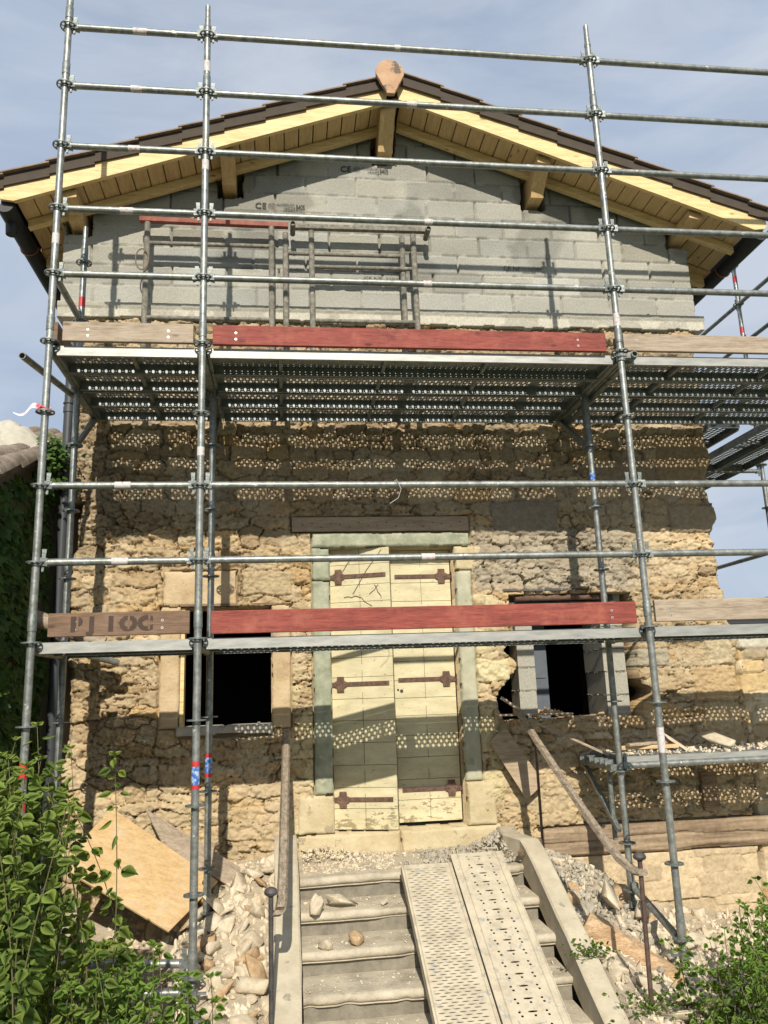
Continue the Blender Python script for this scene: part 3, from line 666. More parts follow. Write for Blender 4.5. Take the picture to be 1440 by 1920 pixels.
q = MB().bar((.61, 1.493, 1.038), (2.14, 1.493, 1.035), .05, .125, up=(0, 0, 1)).build('timber_lintel', M['lintel_wood'], house, bevel=.004, label='brown nailed board above the door')
for k in range(18):
    nx_ = .70+k*.08; MB().tube([(nx_, 1.463, 1.03+.02*math.sin(k*2.3)), (nx_, 1.471, 1.03+.02*math.sin(k*2.3))], .006, 6).build('nail', M['iron'], q)

def door_leaf(x0, x1, z0, z1, y, ang, hinge_x, zs, flip):
    """x0..x1 closed position; turned about the hinge by ang"""
    root = None
    c, s = math.cos(ang), math.sin(ang)
    def tr(p):
        dx, dy = p[0]-hinge_x, p[1]-y
        return (hinge_x+dx*c-dy*s, y+dx*s+dy*c, p[2])
    b = MB(); z = z0; r = random.Random(5 if flip else 9)
    while z < z1-.01:
        h = min(r.choice((.145, .16, .175)), z1-z)
        if z1-(z+h) < .05: h = z1-z
        g = .0016
        b.box((x0, y+r.uniform(0, .0015), z+g), (x1, y+.032, z+h-g)); z += h
    b.v = [tr(p) for p in b.v]
    leaf = b.build('door_leaf', M['door'], house, bevel=.0015, label='cream painted plank door leaf, %s' % ('closed' if flip else 'slightly ajar'))
    seam = MB(); xm = (x0+x1)/2
    z = z0+.02
    while z < z1-.1:
        seam.box((xm-.0012, y-.0022, z), (xm+.0012, y+.001, z+r.uniform(.08, .2))); z += .16
    seam.v = [tr(p) for p in seam.v]; seam.build('seam', M['stencil'], leaf)
    for zz in zs:
        st = MB(); d = 1 if not flip else -1; hx = hinge_x
        x_end = hx+d*.49
        st.box((min(hx, x_end), y-.009, zz-.017), (max(hx, x_end), y-.003, zz+.017))
        cx = hx+d*.078
        st.prism([(cx+.052*a, zz+.062*bb) for a, bb in ((-.55, 1), (.55, 1), (.62, .45), (1, .3), (1, -.3), (.62, -.45), (.55, -1), (-.55, -1), (-.62, -.45), (-1, -.3), (-1, .3), (-.62, .45))], y-.016, y-.0092)
        st.v = [tr(p) for p in st.v]
        h = st.build('strap_hinge', M['rust'], leaf)
        for bx_ in (.05, .105, .22, .34, .46):
            bo = MB().tube([(hx+d*bx_, y-(.020 if bx_ < .12 else .013), zz), (hx+d*bx_, y-.004, zz)], .0075, 8); bo.v = [tr(p) for p in bo.v]; bo.build('bolt', M['iron'], h)
        MB().tube([(hx-d*.018, y-.018, zz-.055), (hx-d*.018, y-.018, zz+.035)], .014, 10).bar((hx-d*.018, y-.006, zz-.01), (hx+d*.03, y-.010, zz-.01), .006, .03).build('hinge_pin', M['rust'], h)
    return leaf
LY = 1.625
door_leaf(.932, 1.455, -1.44, .835, LY, -math.radians(19), .932, (.60, -.30, -1.21), False)
rl = door_leaf(1.462, 1.985, -1.42, .83, LY+.02, 0, 1.985, (.60, -.28, -1.165), True)
MB().tube([(1.52, LY+.014, -.37), (1.52, LY+.03, -.37)], .014, 12).tube([(1.49, LY+.014, -0.36), (1.49, LY+.03, -0.36)], .009, 10).build('keyhole', M['ink'], rl)
# dry creeper stems on the upper left leaf
cr_ = MB(); rr_ = random.Random(4)
for (xa, za, xb, zb) in ((1.02, .62, 1.15, .80), (1.12, .45, 1.36, .82), (1.05, .42, 1.16, .43), (1.16, .43, 1.27, .33), (1.3, .52, 1.36, .40), (1.26, .44, 1.33, .52)):
    yy = lambda x: LY-.006-(x-.932)*math.sin(math.radians(19))*1.06
    pts = [(xa+(xb-xa)*t+rr_.uniform(-.008, .008), yy(xa+(xb-xa)*t), za+(zb-za)*t+rr_.uniform(-.008, .008)) for t in (0, .25, .5, .75, 1)]
    cr_.tube(pts, .0022, 5)
tag(cr_.build('dry_creeper', M['stencil']), 'thin dry creeper stems clinging to the upper left door leaf', 'dry creeper')
# backing behind the door (hall wall) so no light shows through
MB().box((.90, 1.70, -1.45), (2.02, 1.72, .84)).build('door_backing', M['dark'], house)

# right-hand opening: rough hole, block piers, steel beam lintel
def pier(X0, X1, y0, y1, z0, z1, seed):
    b = MB(); z = z0; r = random.Random(seed)
    while z < z1-.02:
        h = min(.192, z1-z); o = r.uniform(-.004, .004); b.box((X0+o, y0+o, z+.006), (X1+o, y1, z+h-.004)); z += .196
    b.box((X0+.008, y0+.008, z0), (X1-.008, y1-.01, z1))
    r2 = random.Random(seed+4)
    z = z0+.196
    while z < z1-.05:
        for k in range(16):
            t = X0+(X1-X0)*r2.random(); b.add([(t+r2.uniform(-.012, .012), y0-.003-r2.uniform(0, .008), z+r2.uniform(-.006, .006)) for _ in range(3)]+[(t, y0+.01, z)], [(0,1,2),(0,1,3),(1,2,3),(0,2,3)])
            t = y0+(y1-y0)*r2.random()
            for xx in (X0-.003, X1+.003): b.add([(xx, t-.012, z+r2.uniform(-.006, .006)), (xx+(.005 if xx > X0 else -.005), t, z+r2.uniform(-.008, .008)), (xx, t+.012, z+r2.uniform(-.006, .006)), ((X0+X1)/2, t, z)], [(0,1,2),(0,1,3),(1,2,3),(0,2,3)])
        z += .196
    me = b.mesh('block_pier'); at = me.attributes.new('tone', 'FLOAT_COLOR', 'POINT')
    at.data.foreach_set('color', np.tile(np.array((.40, .38, .32, 1), np.float32), len(me.vertices)))
    o = put('block_pier', me, M['block'], house); bv = o.modifiers.new('bevel', 'BEVEL'); bv.width = .004; bv.limit_method = 'ANGLE'
pier(2.53, 2.68, 1.60, 1.84, -.60, .44, 1); pier(3.30, 3.50, 1.60, 2.05, -.66, .44, 2)
MB().box((2.40, 1.46, .432), (3.42, 1.80, .452)).build('steel_lintel', M['iron'], house)
MB().box((2.42, 1.55, .33), (3.44, 1.66, .344)).box((2.42, 1.60, .344), (3.44, 1.61, .43)).build('steel_lintel', M['iron'], house)
MB().tube([(2.52, 1.52, .375), (3.34, 1.52, .378)], .027, 12).build('conduit', M['rust'], house, smooth=True)
MB().box((2.74, 2.10, -1.6), (2.955, 2.14, .6)).box((2.78, 2.09, -.30), (2.93, 2.099, -.285)).build('inner_door', M['blue_grey'], house, bevel=.003)
def oldbeam(X, Z):
    st = fbm(X*.7, Z*14, 601, 2.4, 5, .6)-.5; big = fbm(X, Z, 603, 2.2, 3)
    zt = -1.492+(fbm(X, Z*0, 605, 2.5, 3)-.5)*.035; zb = -1.722+(fbm(X, Z*0, 607, 2.5, 3)-.5)*.03
    e = np.minimum(zt-Z, Z-zb); crk = (np.abs(Z+1.60+.012*np.sin(X*3)+(fbm(X, Z*0, 609, 4, 2)-.5)*.02) < .005)*.02
    H = .03*st + .012 - .03*(1-sstep(0, .035, e)) - crk
    t = np.clip(.5+1.1*st+.5*(big-.5), 0, 1)[..., None]; C = np.array((.16, .11, .07))*(1-t)+np.array((.56, .43, .29))*t
    return H, C, (Z < zt) & (Z > zb)
put('timber_beam', relief('timber_beam', 2.605, 4.60, -1.76, -1.45, .008, oldbeam, 1.455, .12), M['stone'], house, 'long old oak beam laid in the wall foot')
MB().box((3.99, 1.43, -1.42), (4.13, 1.50, -1.12)).build('timber_post_stub', M['oak'], house, bevel=.006)
# downpipe at the left corner
dp = MB().tube([(-1.215, 1.33, 2.78), (-1.215, 1.33, -2.0)], .040, 16).build('downpipe', M['pipe'], house, smooth=True)
MB().tube([(-1.215, 1.33, 2.02), (-1.215, 1.33, 1.97)], .046, 16).tube([(-1.215, 1.33, 2.055), (-1.215, 1.33, 2.045)], .049, 16).build('pipe_collar', M['pipe'], dp, smooth=True)

# ------------------------------------------------------------------ low wall to the right
def loww(X, Z):
    d1, d2, i1, S = stone_field(X, Z, (.07, .15), (.12, .34), 131, warp=.03)
    r = np.random.default_rng(5); n = len(S); off = r.normal(0, .011, n); ci = r.integers(0, len(PAL), n); br = r.uniform(.9, 1.2, n)
    joint = 1-sstep(0, .2, d2-d1); rough = fbm(X, Z, 31, 14, 5, .62)-.5
    H = off[i1]+rough*.045-joint*.028; C = PAL[ci[i1]]*br[i1][..., None]*np.array((1.1, 1.14, 1.2))*(.8+.4*fbm(X, Z, 61, .9, 3)[..., None])
    cap = sstep(-.115, -.10, Z); H = H*(1-cap)+(.03+rough*.008)*cap; C = C*(1-cap[..., None])+np.array((.58, .54, .43))*cap[..., None]
    K = Z < -.02+(fbm(X, Z*0, 7, 4, 3)-.5)*.05
    return H, np.clip(C, .03, .8), K
low = thing('low_wall', 'lower pale rubble garden wall running on to the right of the house', 'wall', (5.6, 1.5, -2.3))
put('rubble_face', relief('rubble_face', 4.50, 7.4, -2.4, 0.03, .0125, loww, 1.50, .34), M['stone'], low)
tag(MB().tube([(4.62, 2.3, .16), (8.0, 2.3, .14)], .055, 14).tube([(4.62, 2.55, .30), (8.0, 2.5, .27)], .03, 12).build('black_drainpipe', M['gutter'], None, smooth=True), 'thick black pipes lying behind the low garden wall', 'pipe')

# ------------------------------------------------------------------ ground
def gz(x, y):
    x = np.asarray(x, float); y = np.asarray(y, float)
    left = -1.60 + (y-1.48)*.37 - .30*sstep(-.05, -.55, x)*1.0
    right = -1.64 - .42*np.clip(x-2.4, 0, 1.3) + (y-1.48)*.22
    under = -1.95 + (y-1.48)*.50
    t = sstep(2.20, 2.42, x); g = left*(1-sstep(.5, .66, x)) + under*sstep(.5, .66, x)*(1-t) + right*t
    heap = .16*np.exp(-((x-2.75)/.38)**2-((y-1.05)/.40)**2) + .10*np.exp(-((x-.25)/.28)**2-((y-.9)/.5)**2) + .10*np.exp(-((x-3.35)/.4)**2-((y-.4)/.4)**2)
    g = g + heap + (fbm(x+40, y+40, 201, 3.5, 4)-.5)*.10
    g = np.maximum(g, -2.62+.06*(fbm(x+40, y+40, 205, 1.0, 3)-.5))
    far = sstep(6.5, 9, np.abs(x-1.6)) ; return g*(1-far)+(-2.6)*far
dense_x = np.arange(-2.6, 7.2, .035); dense_y = np.arange(-3.0, 1.75, .035)
gx_ = np.concatenate([-np.geomspace(400, 3.0, 26), dense_x, np.geomspace(7.6, 400, 26)]); gy_ = np.concatenate([-np.geomspace(400, 3.2, 26), dense_y, np.geomspace(1.9, 400, 26)])
GX, GY = np.meshgrid(gx_, gy_); GZ = gz(GX, GY); GZ = np.where(GY > 1.8, -2.4, GZ)
V = np.stack([GX, GY, GZ], -1).reshape(-1, 3); idx = np.arange(GX.size).reshape(GX.shape)
Fq = np.stack([idx[:-1, :-1], idx[:-1, 1:], idx[1:, 1:], idx[1:, :-1]], -1).reshape(-1, 4)
bounce_cut = 1-sstep(-1.55, -.95, GY+.3*(fbm(GX+50, GY+50, 207, 1.5, 3)-.5))*(1-sstep(5.5, 7, np.abs(GX-1.6)))*(GX > -1.2)  # where the added dark green ground cuts bounce, around the dusty yard
put('ground', mesh_np('ground', V, Fq, bounce_cut.reshape(-1)), M['ground'])['kind'] = 'structure'

# ------------------------------------------------------------------ staircase
stair = thing('staircase', 'worn stone steps with rounded nosings climbing to the cream door', 'staircase', (1.44, .1, -2.5))
NOSE0, ZS0, TREAD, RISE = .72, -1.600, .295, .147
for i in range(8):
    yn, zt = NOSE0-i*TREAD, ZS0-i*RISE
    yb = 1.60 if i == 0 else yn+TREAD+.05
    r = random.Random(i)
    prof = [(yb, zt)] + [(yn+.028-.028*math.sin(t), zt-.028+.028*math.cos(t)) for t in [math.radians(a) for a in range(0, 181, 18)]] + [(yn+.034, zt-.054), (yn+.022, zt-.058), (yn+.022, zt-.066), (yn+.052, zt-.072), (yb, zt-.075)]
    n = len(prof); xs = np.linspace(.635, 2.225, 60); vs = []; fs = []
    for j, x in enumerate(xs):
        wob = (float(fbm(x+i*3.1, 0, 300+i, 3.0, 3))-.5)
        chip = max(0, float(vnoise(x*9+i*5, i, 310))-.66)*.07
        for k, (y, z) in enumerate(prof):
            vs.append((x, y+(wob*.018+chip*1.2 if 0 < k < n-1 else 0), z+wob*.010*(1 if k < 12 else .5)-(chip*.5 if k in (1, 2, 3) else 0)))
    for j in range(len(xs)-1):
        for k in range(n): fs.append((j*n+k, j*n+(k+1) % n, (j+1)*n+(k+1) % n, (j+1)*n+k))
    fs += [tuple(range(n)), tuple((len(xs)-1)*n+k for k in range(n))[::-1]]
    st = MB().add(vs, fs).build('step', M['step'], stair, smooth=True)
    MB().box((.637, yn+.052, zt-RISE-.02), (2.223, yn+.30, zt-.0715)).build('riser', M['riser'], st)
# sloping copings
def coping(x0, x1, segs, name):
    """segs: list of (y, ztop, dx) along the slope"""
    vs, fs = [], []
    P = []
    for a, b in zip(segs[:-1], segs[1:]):
        for t in np.linspace(0, 1, 14, endpoint=False): P.append(tuple(a[k]+(b[k]-a[k])*t for k in range(3)))
    P.append(segs[-1])
    for j, (y, z, dx) in enumerate(P):
        w = (float(fbm(y*1.0+9, 0, 330, 4, 3))-.5)*.016
        for (xx, zz) in ((x0+dx+w, z-.22), (x0+dx+w, z-.012), (x0+dx+.012+w, z+w*.5), (x1+dx-.012+w, z+w*.5), (x1+dx+w, z-.012), (x1+dx+w, z-.22)): vs.append((xx, y, zz))
    for j in range(len(P)-1):
        for k in range(6): fs.append((j*6+k, j*6+(k+1) % 6, (j+1)*6+(k+1) % 6, (j+1)*6+k))
    fs += [tuple(range(6)), tuple((len(P)-1)*6+k for k in range(6))[::-1]]
    return MB().add(vs, fs).build(name, M['coping'], stair, smooth=True)
zc = lambda y: -1.46+(y-.72)*.495
coping(2.225, 2.365, [(1.30, -1.43, -.05), (1.02, -1.435, -.07), (.80, -1.44, 0), (.70, -1.47, 0), (-1.45, zc(-1.45), 0)], 'coping')
coping(.465, .625, [(1.02, -1.36, 0), (.9, -1.375, 0), (-1.45, zc(-1.45)+.0, 0)], 'coping')

# ------------------------------------------------------------------ handrails
rail_l = thing('handrail', 'weathered wooden handrail with ball-topped iron post left of the steps', 'handrail', (.46, -.5, -2.4))
def postm(x, y, ztop, zbot, mat, parent, tilt=0):
    MB().tube([(x, y, ztop-.03), (x+tilt, y, zbot)], .0135, 12).build('post', mat, parent, smooth=True)
    prof = [(0, .0), (.012, 0), (.016, .008), (.034, .018), (.038, .030), (.030, .045), (.012, .054), (0, .056)]
    vs, fs = [], []
    for rr, zz in prof:
        for k in range(16): vs.append((x+rr*math.cos(2*math.pi*k/16), y+rr*math.sin(2*math.pi*k/16), ztop-.035+zz))
    for i in range(len(prof)-1):
        for k in range(16): fs.append((i*16+k, i*16+(k+1) % 16, (i+1)*16+(k+1) % 16, (i+1)*16+k))
    MB().add(vs, fs).build('ball_cap', M['iron'], parent, smooth=True)
def railstrip(pts, w, h, mat, parent):
    vs, fs = [], []; P = [Vector(p) for p in pts]
    for i, p in enumerate(P):
        d = (P[min(i+1, len(P)-1)]-P[max(0, i-1)]).normalized(); sx = Vector((1, 0, 0)); u = sx.cross(d).normalized(); 
        if u.z < 0: u = -u
        for a, b in ((-.5, -.2), (-.42, .12), (-.3, .45), (0, .5), (.3, .45), (.42, .12), (.5, -.2), (.36, -.5), (-.36, -.5)): vs.append(p+sx*w*a+u*h*b)
    n = 9
    for i in range(len(P)-1):
        for k in range(n): fs.append((i*n+k, i*n+(k+1) % n, (i+1)*n+(k+1) % n, (i+1)*n+k))
    fs += [tuple(range(n)), tuple((len(P)-1)*n+k for k in range(n))[::-1]]
    return MB().add(vs, fs).build('rail', mat, parent, smooth=True)
postm(.461, -.50, -1.395, -2.6, M['iron'], rail_l)
railstrip([(.551, 1.22, -.640), (.545, .8, -.845), (.535, .3, -1.09), (.528, -.15, -1.305), (.522, -.38, -1.415), (.520, -.46, -1.452), (.512, -.50, -1.485), (.500, -.50, -1.505), (.485, -.49, -1.51)], .060, .036, M['rail_wood'], rail_l)
rail_r = thing('handrail', 'grey wooden handrail curling down to the brown iron post right of the steps', 'handrail', (2.55, -.5, -2.4))
postm(2.556, -.50, -1.335, -2.6, M['brown_iron'], rail_r, -.02)
railstrip([(2.40, 1.24, -.565), (2.41, 1.15, -.61), (2.42, .85, -.765), (2.435, .45, -.965), (2.455, .05, -1.165), (2.475, -.22, -1.30), (2.495, -.36, -1.375), (2.515, -.44, -1.405), (2.535, -.50, -1.42), (2.556, -.53, -1.42)], .060, .036, M['rail_wood'], rail_r)
MB().tube([(2.452, 1.0, -.72), (2.452, 1.0, -1.62)], .011, 8).build('baluster', M['brown_iron'], rail_r, smooth=True)

# ------------------------------------------------------------------ perforated sheet
OCT = [(math.cos(math.pi/4*k), math.sin(math.pi/4*k)) for k in range(8)]
def perf(strips, la, lb, tf, depth=.003):
    """strips: list of (b0, b1, [ (centre, half cell, hole rx, hole ry) ... ]) ; holes are real openings. tf maps (a, b, c) to world"""
    vs, fs = [], []
    def q(a0, a1, b0, b1):
        if a1-a0 < 1e-5 or b1-b0 < 1e-5: return
        n = len(vs); vs.extend([(a0, b0, 0), (a1, b0, 0), (a1, b1, 0), (a0, b1, 0)]); fs.append((n, n+1, n+2, n+3))
    pb = 0
    for b0, b1, cells in strips:
        q(0, la, pb, b0); pb = b1
        pa = 0; bm_ = (b0+b1)/2; hb = (b1-b0)/2
        for c, hc, rx, ry in cells:
            q(pa, c-hc, b0, b1); pa = c+hc; n = len(vs)
            outer = [(c+hc, bm_), (c+hc, b1), (c, b1), (c-hc, b1), (c-hc, bm_), (c-hc, b0), (c, b0), (c+hc, b0)]
            vs.extend([(x, y, 0) for x, y in outer]); vs.extend([(c+rx*ox, bm_+ry*oy, 0) for ox, oy in OCT]); vs.extend([(c+rx*ox, bm_+ry*oy, -depth) for ox, oy in OCT])
            for k in range(8):
                k2 = (k+1) % 8; fs.append((n+k, n+k2, n+8+k2, n+8+k)); fs.append((n+8+k, n+8+k2, n+16+k2, n+16+k))
        q(pa, la, b0, b1)
    q(0, la, pb, lb)
    return [tf(*p) for p in vs], fs

def std_strips(la, lb=.32, small=False):
    out_ = []; m0 = .06
    if small:
        for r in range(2):
            b = .035+r*.030; n = int((la-.14)/.042); out_.append((b, b+.022, [(.07+.042*(k+.5), .018, .0055, .0055) for k in range(n)]))
        for r in range(2):
            b = .235+r*.030; n = int((la-.14)/.042); out_.append((b, b+.022, [(.07+.042*(k+.5), .018, .0055, .0055) for k in range(n)]))
        return out_
    for r in range(5):
        b = .040+r*.048; n = int((la-.14)/.0235); cells = []
        for k in range(n):
            c = .07+.0235*(k+.5)
            if abs((c % 1.0)-.5) < .035: continue
            cells.append((c, .0115, .0104, .0212) if (k+r) % 2 == 0 else (c, .0115, .0045, .006))
        out_.append((b, b+.0455, cells))
    return out_

plank_cache = {}
def steel_plank(x0, y0, z, length, label, group, small=False, axis='X', front=False, mat=None, w=.32):
    """a perforated scaffold plank: sheet, folded edges, cross ribs; z is the walking surface"""
    key = (round(length, 3), small, axis, front)
    root = thing('steel_plank', label, 'scaffold plank', (x0, y0, z), group)
    if key not in plank_cache:
        if axis == 'X': tf = lambda a, b, c: (a, b, c)
        else: tf = lambda a, b, c: (w-b, a, c)
        vs, fs = perf(std_strips(length, w, small), length, w, tf)
        sheet = bpy.data.meshes.new('deck_sheet'); sheet.from_pydata(vs, [], fs); sheet.materials.append(mat or M['plank'])
        e = MB()
        def bx(a0, a1, b0, b1, c0, c1):
            p, q_ = tf(a0, b0, c0), tf(a1, b1, c1); e.box(tuple(min(i, j) for i, j in zip(p, q_)), tuple(max(i, j) for i, j in zip(p, q_)))
        bx(0.02, length-.02, -.001, .003, -.066, .002); bx(0.02, length-.02, .003, .020, -.066, -.063)
        fr = e.mesh('front_edge'); fr.materials.append(M['fascia'] if front else M['plank'])
        e = MB(); bx(0.02, length-.02, w-.003, w+.001, -.066, .002); bx(0.02, length-.02, w-.020, w-.003, -.066, -.063)
        k = .5
        while k < length-.2:
            bx(k-.012, k+.012, .003, w-.003, -.040, -.0035); k += .5 if length < 1.5 else .75
        bx(.0, .02, .0, w, -.045, .001); bx(length-.02, length, .0, w, -.045, .001)
        bk = e.mesh('frame'); bk.materials.append(mat or M['plank'])
        e = MB()
        for a in (0, 1):
            for bb in (.06, w-.06):
                p0 = tf(-.030 if a == 0 else length-.01, bb-.02, -.022); p1 = tf(.01 if a == 0 else length+.030, bb+.02, -.004)
                e.box(tuple(min(i, j) for i, j in zip(p0, p1)), tuple(max(i, j) for i, j in zip(p0, p1)))
        hk = e.mesh('hook'); hk.materials.append(M['lug'])
        plank_cache[key] = (sheet, fr, bk, hk)
    for nm, me in zip(('deck_sheet', 'front_edge', 'frame', 'hook'), plank_cache[key]):
        o = link(bpy.data.objects.new(nm, me)); o.parent = root
    return root

# ------------------------------------------------------------------ SCAFFOLD
scaf = thing('scaffold', 'galvanised ring-lock tube scaffold standing in front of the whole gable', 'scaffold', (0, 0, -2.3))
TR = .0242
def rosette_mesh():
    b = MB()
    def annul(r0, r1, z0, z1, n=24):
        vs = []
        for r, z in ((r0, z0), (r1, z0), (r1, z1), (r0, z1)):
            vs += [(r*math.cos(2*math.pi*k/n), r*math.sin(2*math.pi*k/n), z) for k in range(n)]
        fs = []
        for j in range(4):
            j2 = (j+1) % 4
            for k in range(n): fs.append((j*n+k, j*n+(k+1) % n, j2*n+(k+1) % n, j2*n+k))
        b.add(vs, fs)
    annul(.0245, .0335, -.006, .006); annul(.052, .0605, -.0045, .0045)
    for k in range(8):
        a = math.pi/4*k+math.pi/8; c, s = math.cos(a), math.sin(a)
        b.bar((.030*c, .030*s, 0), (.055*c, .055*s, 0), .011 if k % 2 else .008, .0085)
    me = b.mesh('rosette', True); me.materials.append(M['lug']); return me
ROS = rosette_mesh()
def coupler_mesh():
    """ledger head pointing to -x: cast fork round the rosette with its wedge"""
    b = MB()
    b.add([(.024,-.012,-.020),(.024,.012,-.020),(.024,.012,.030),(.024,-.012,.030),(.075,-.024,-.027),(.075,.024,-.027),(.075,.024,.024),(.075,-.024,.024)],
          [(0,1,2,3),(7,6,5,4),(0,4,5,1),(1,5,6,2),(2,6,7,3),(3,7,4,0)])
    b.add([(.036,-.004,-.060),(.048,-.004,-.060),(.048,.004,-.060),(.036,.004,-.060),(.034,-.004,.085),(.062,-.004,.085),(.062,.004,.085),(.034,.004,.085)],
          [(0,3,2,1),(4,5,6,7),(0,1,5,4),(1,2,6,5),(2,3,7,6),(3,0,4,7)])
    b.tube([(.042, -.008, -.052), (.042, .008, -.052)], .006, 8)
    me = b.mesh('wedge_coupler', False); me.materials.append(M['lug']); return me
WDG = coupler_mesh()
BASE = Vector((0, 0, -2.3))
def standard(x, y, z0, z1, ks, spigot=True, jack=True, stickers=(), label=None, joints=()):
    b = MB(); b.tube([(x, y, z0), (x, y, z1)], TR, 18, hollow=not spigot)
    o = b.build('standard', M['tube'], scaf, smooth=True, label=label)
    for k in ks:
        r = link(bpy.data.objects.new('rosette', ROS)); r.parent = o; r.location = Vector((x, y, .5*k)); 
    for zj in joints: MB().tube([(x, y, zj-.05), (x, y, zj+.045), (x, y, zj+.055)], [TR+.0035, TR+.0035, TR+.0005], 18).build('joint_sleeve', M['lug'], o, smooth=True)
    if spigot: MB().tube([(x, y, z1-.005), (x, y, z1+.02), (x, y, z1+.025), (x, y, z1+.19)], [TR+.002, TR+.001, .0195, .0190], 16, hollow=True).build('spigot', M['tube'], o, smooth=True)
    if jack:
        j = MB(); zz = z0+.16
        j.tube([(x, y, z0-.01), (x, y, zz)], .0275, 18)
        r = link(bpy.data.objects.new('rosette', ROS)); r.parent = o; r.location = Vector((x, y, z0+.012))
        j.build('base_collar', M['tube'], o, smooth=True)
        gnd = float(gz(x, y))-.01; t = MB(); pts, rs = [], []
        n = 18; zt = z0-.005
        for k in range(n*2+1): pts.append((x, y, zt+(gnd-zt)*k/(n*2))); rs.append(.0185 if k % 2 else .0150)
        t.tube(pts, rs, 12); t.box((x-.075, y-.075, gnd-.005), (x+.075, y+.075, gnd+.008))
        t.tube([(x, y, z0-.10), (x, y, z0-.06)], .035, 8); t.bar((x-.08, y, z0-.08), (x+.08, y, z0-.08), .018, .012)
        t.build('screw_jack', M['lug'], o)
    for (za, zb, mt) in stickers:
        MB().tube([(x, y, za), (x, y, zb)], TR+.0008, 18, cap=False).build('sticker', M[mt], o, smooth=True)
    return o
S3X = 5.96
FRONT = [(-1.0058, 'S0'), (0.0, 'S1'), (2.9968, 'S2'), (S3X, 'S3')]
standard(-1.0058, 0, -1.95, 5.15, range(-3, 11), stickers=((-.80, -.71, 'stk_red'), (-.98, -.93, 'stk_red'), (-.93, -.86, 'stk_blue'), (2.72, 2.80, 'stk_white')), joints=(4.62, 2.13, .12, 4.14))
standard(0, 0, -1.95, 4.575, range(-3, 10), stickers=((-.905, -.880, 'stk_red'), (-.878, -.775, 'stk_blue'), (-.772, -.745, 'stk_red'), (3.35, 3.43, 'stk_white'), (4.18, 4.27, 'stk_white'), (1.2, 1.26, 'stk_white')), joints=(4.10, 2.10, .12))
standard(2.9968, 0, -1.95, 4.64, range(-3, 10), stickers=((-.82, -.66, 'stk_white'), (2.2, 2.3, 'stk_white')), joints=(4.12, 2.12, .12))
standard(S3X, 0, -1.95, 4.64, range(-3, 10))
BY = .7296
standard(-1.0, BY, -1.85, 3.12, range(-3, 7), stickers=((2.62, 2.70, 'stk_red'),), joints=(3.06, .62))
standard(.011, BY, -1.78, 2.06, range(-3, 5), spigot=False, stickers=((-.905, -.880, 'stk_red'), (-.878, -.775, 'stk_blue'), (-.772, -.745, 'stk_red')), joints=(.62,))
standard(3.0, BY, -1.83, 2.06, range(-3, 5), spigot=False, stickers=((1.22, 1.28, 'stk_blue'),), joints=(1.6,))
standard(S3X, BY, -1.83, 2.06, range(-3, 5), spigot=False)
# return scaffold along the right-hand side of the house
for yy, zt in ((3.0, 4.62), (6.0, 4.62)):
    standard(5.96, yy, -2.2, zt, range(-3, 10), jack=False, stickers=((4.28, 4.36, 'stk_red'), (3.62, 3.70, 'stk_red')))
    standard(5.02, yy, -2.2, 2.06, range(-3, 5), jack=False, spigot=False)

def ledger(p, q, name='ledger', sticker=None, tr=TR-.0002):
    p, q = Vector(p), Vector(q); d = (q-p).normalized()
    o = MB().tube([p+d*.065, q-d*.065], tr, 16).build(name, M['tube'], scaf, smooth=True)
    for c, dd in ((p, d), (q, -d)):
        w = link(bpy.data.objects.new('wedge_coupler', WDG)); w.parent = o; w.location = c
        w.rotation_euler = (0, 0, math.atan2(dd.y, dd.x))
    if sticker:
        t0, t1, mt = sticker; MB().tube([p+(q-p)*t0, p+(q-p)*t1], tr+.001, 16, cap=False).build('sticker', M[mt], o, smooth=True)
    return o
XS = [x for x, _ in FRONT]
stk = {(9, 0): (.46, .56, 'stk_white'), (8, 0): (.46, .54, 'stk_white'), (7, 0): (.46, .54, 'stk_white'), (6, 0): (.42, .51, 'stk_white'), (2, 0): (.46, .56, 'stk_white'), (1, 0): (.46, .56, 'stk_white'),
       (8, 1): (.50, .525, 'stk_white'), (5, 1): (.52, .54, 'stk_white'), (1, 1): (.485, .515, 'stk_white'), (9, 1): (.475, .49, 'stk_white'), (6, 1): (.53, .55, 'stk_white')}
for k in (9, 8, 7, 6, 5, 2, 1):
    for b in range(3): ledger((XS[b], 0, .5*k), (XS[b+1], 0, .5*k), sticker=stk.get((k, b)))
for b in range(3): ledger((XS[b], BY, 1.955), (XS[b+1], BY, 1.955))
# transoms carrying the decks, and the brackets towards the wall
for x in XS:
    for z in (2.0, 0.0):
        o = ledger((x, 0, z-.05), (x, BY, z-.05), 'transom')
        MB().box((x-.022, .06, z-.055), (x+.022, BY-.05, z-.012)).build('u_profile', M['plank'], o)
    br = MB(); br.box((x-.024, BY+.03, 1.915), (x+.024, 1.42, 1.965)); br.bar((x, BY+.03, 1.50), (x, 1.34, 1.925), .038, .038); br.tube([(x, BY+.035, 1.45), (x, BY+.035, 1.98)], .020, 10)
    br.build('bracket', M['lug'], scaf)
ledger((-1.0058, 0, 2.5), (-1.0, BY, 2.5), 'transom')
for k in (9, 8, 7, 2, 1): ledger((5.96, 0, .5*k), (5.96, 3.0, .5*k)); ledger((5.96, 3.0, .5*k), (5.96, 6.0, .5*k))
for yy in (3.0, 6.0): ledger((5.02, yy, 1.93), (5.96, yy, 1.93), 'transom'); MB().box((4.50, yy-.022, 1.90), (5.02, yy+.022, 1.945)).bar((5.0, yy, 1.55), (4.6, yy, 1.91), .035, .035).build('bracket', M['lug'], scaf)
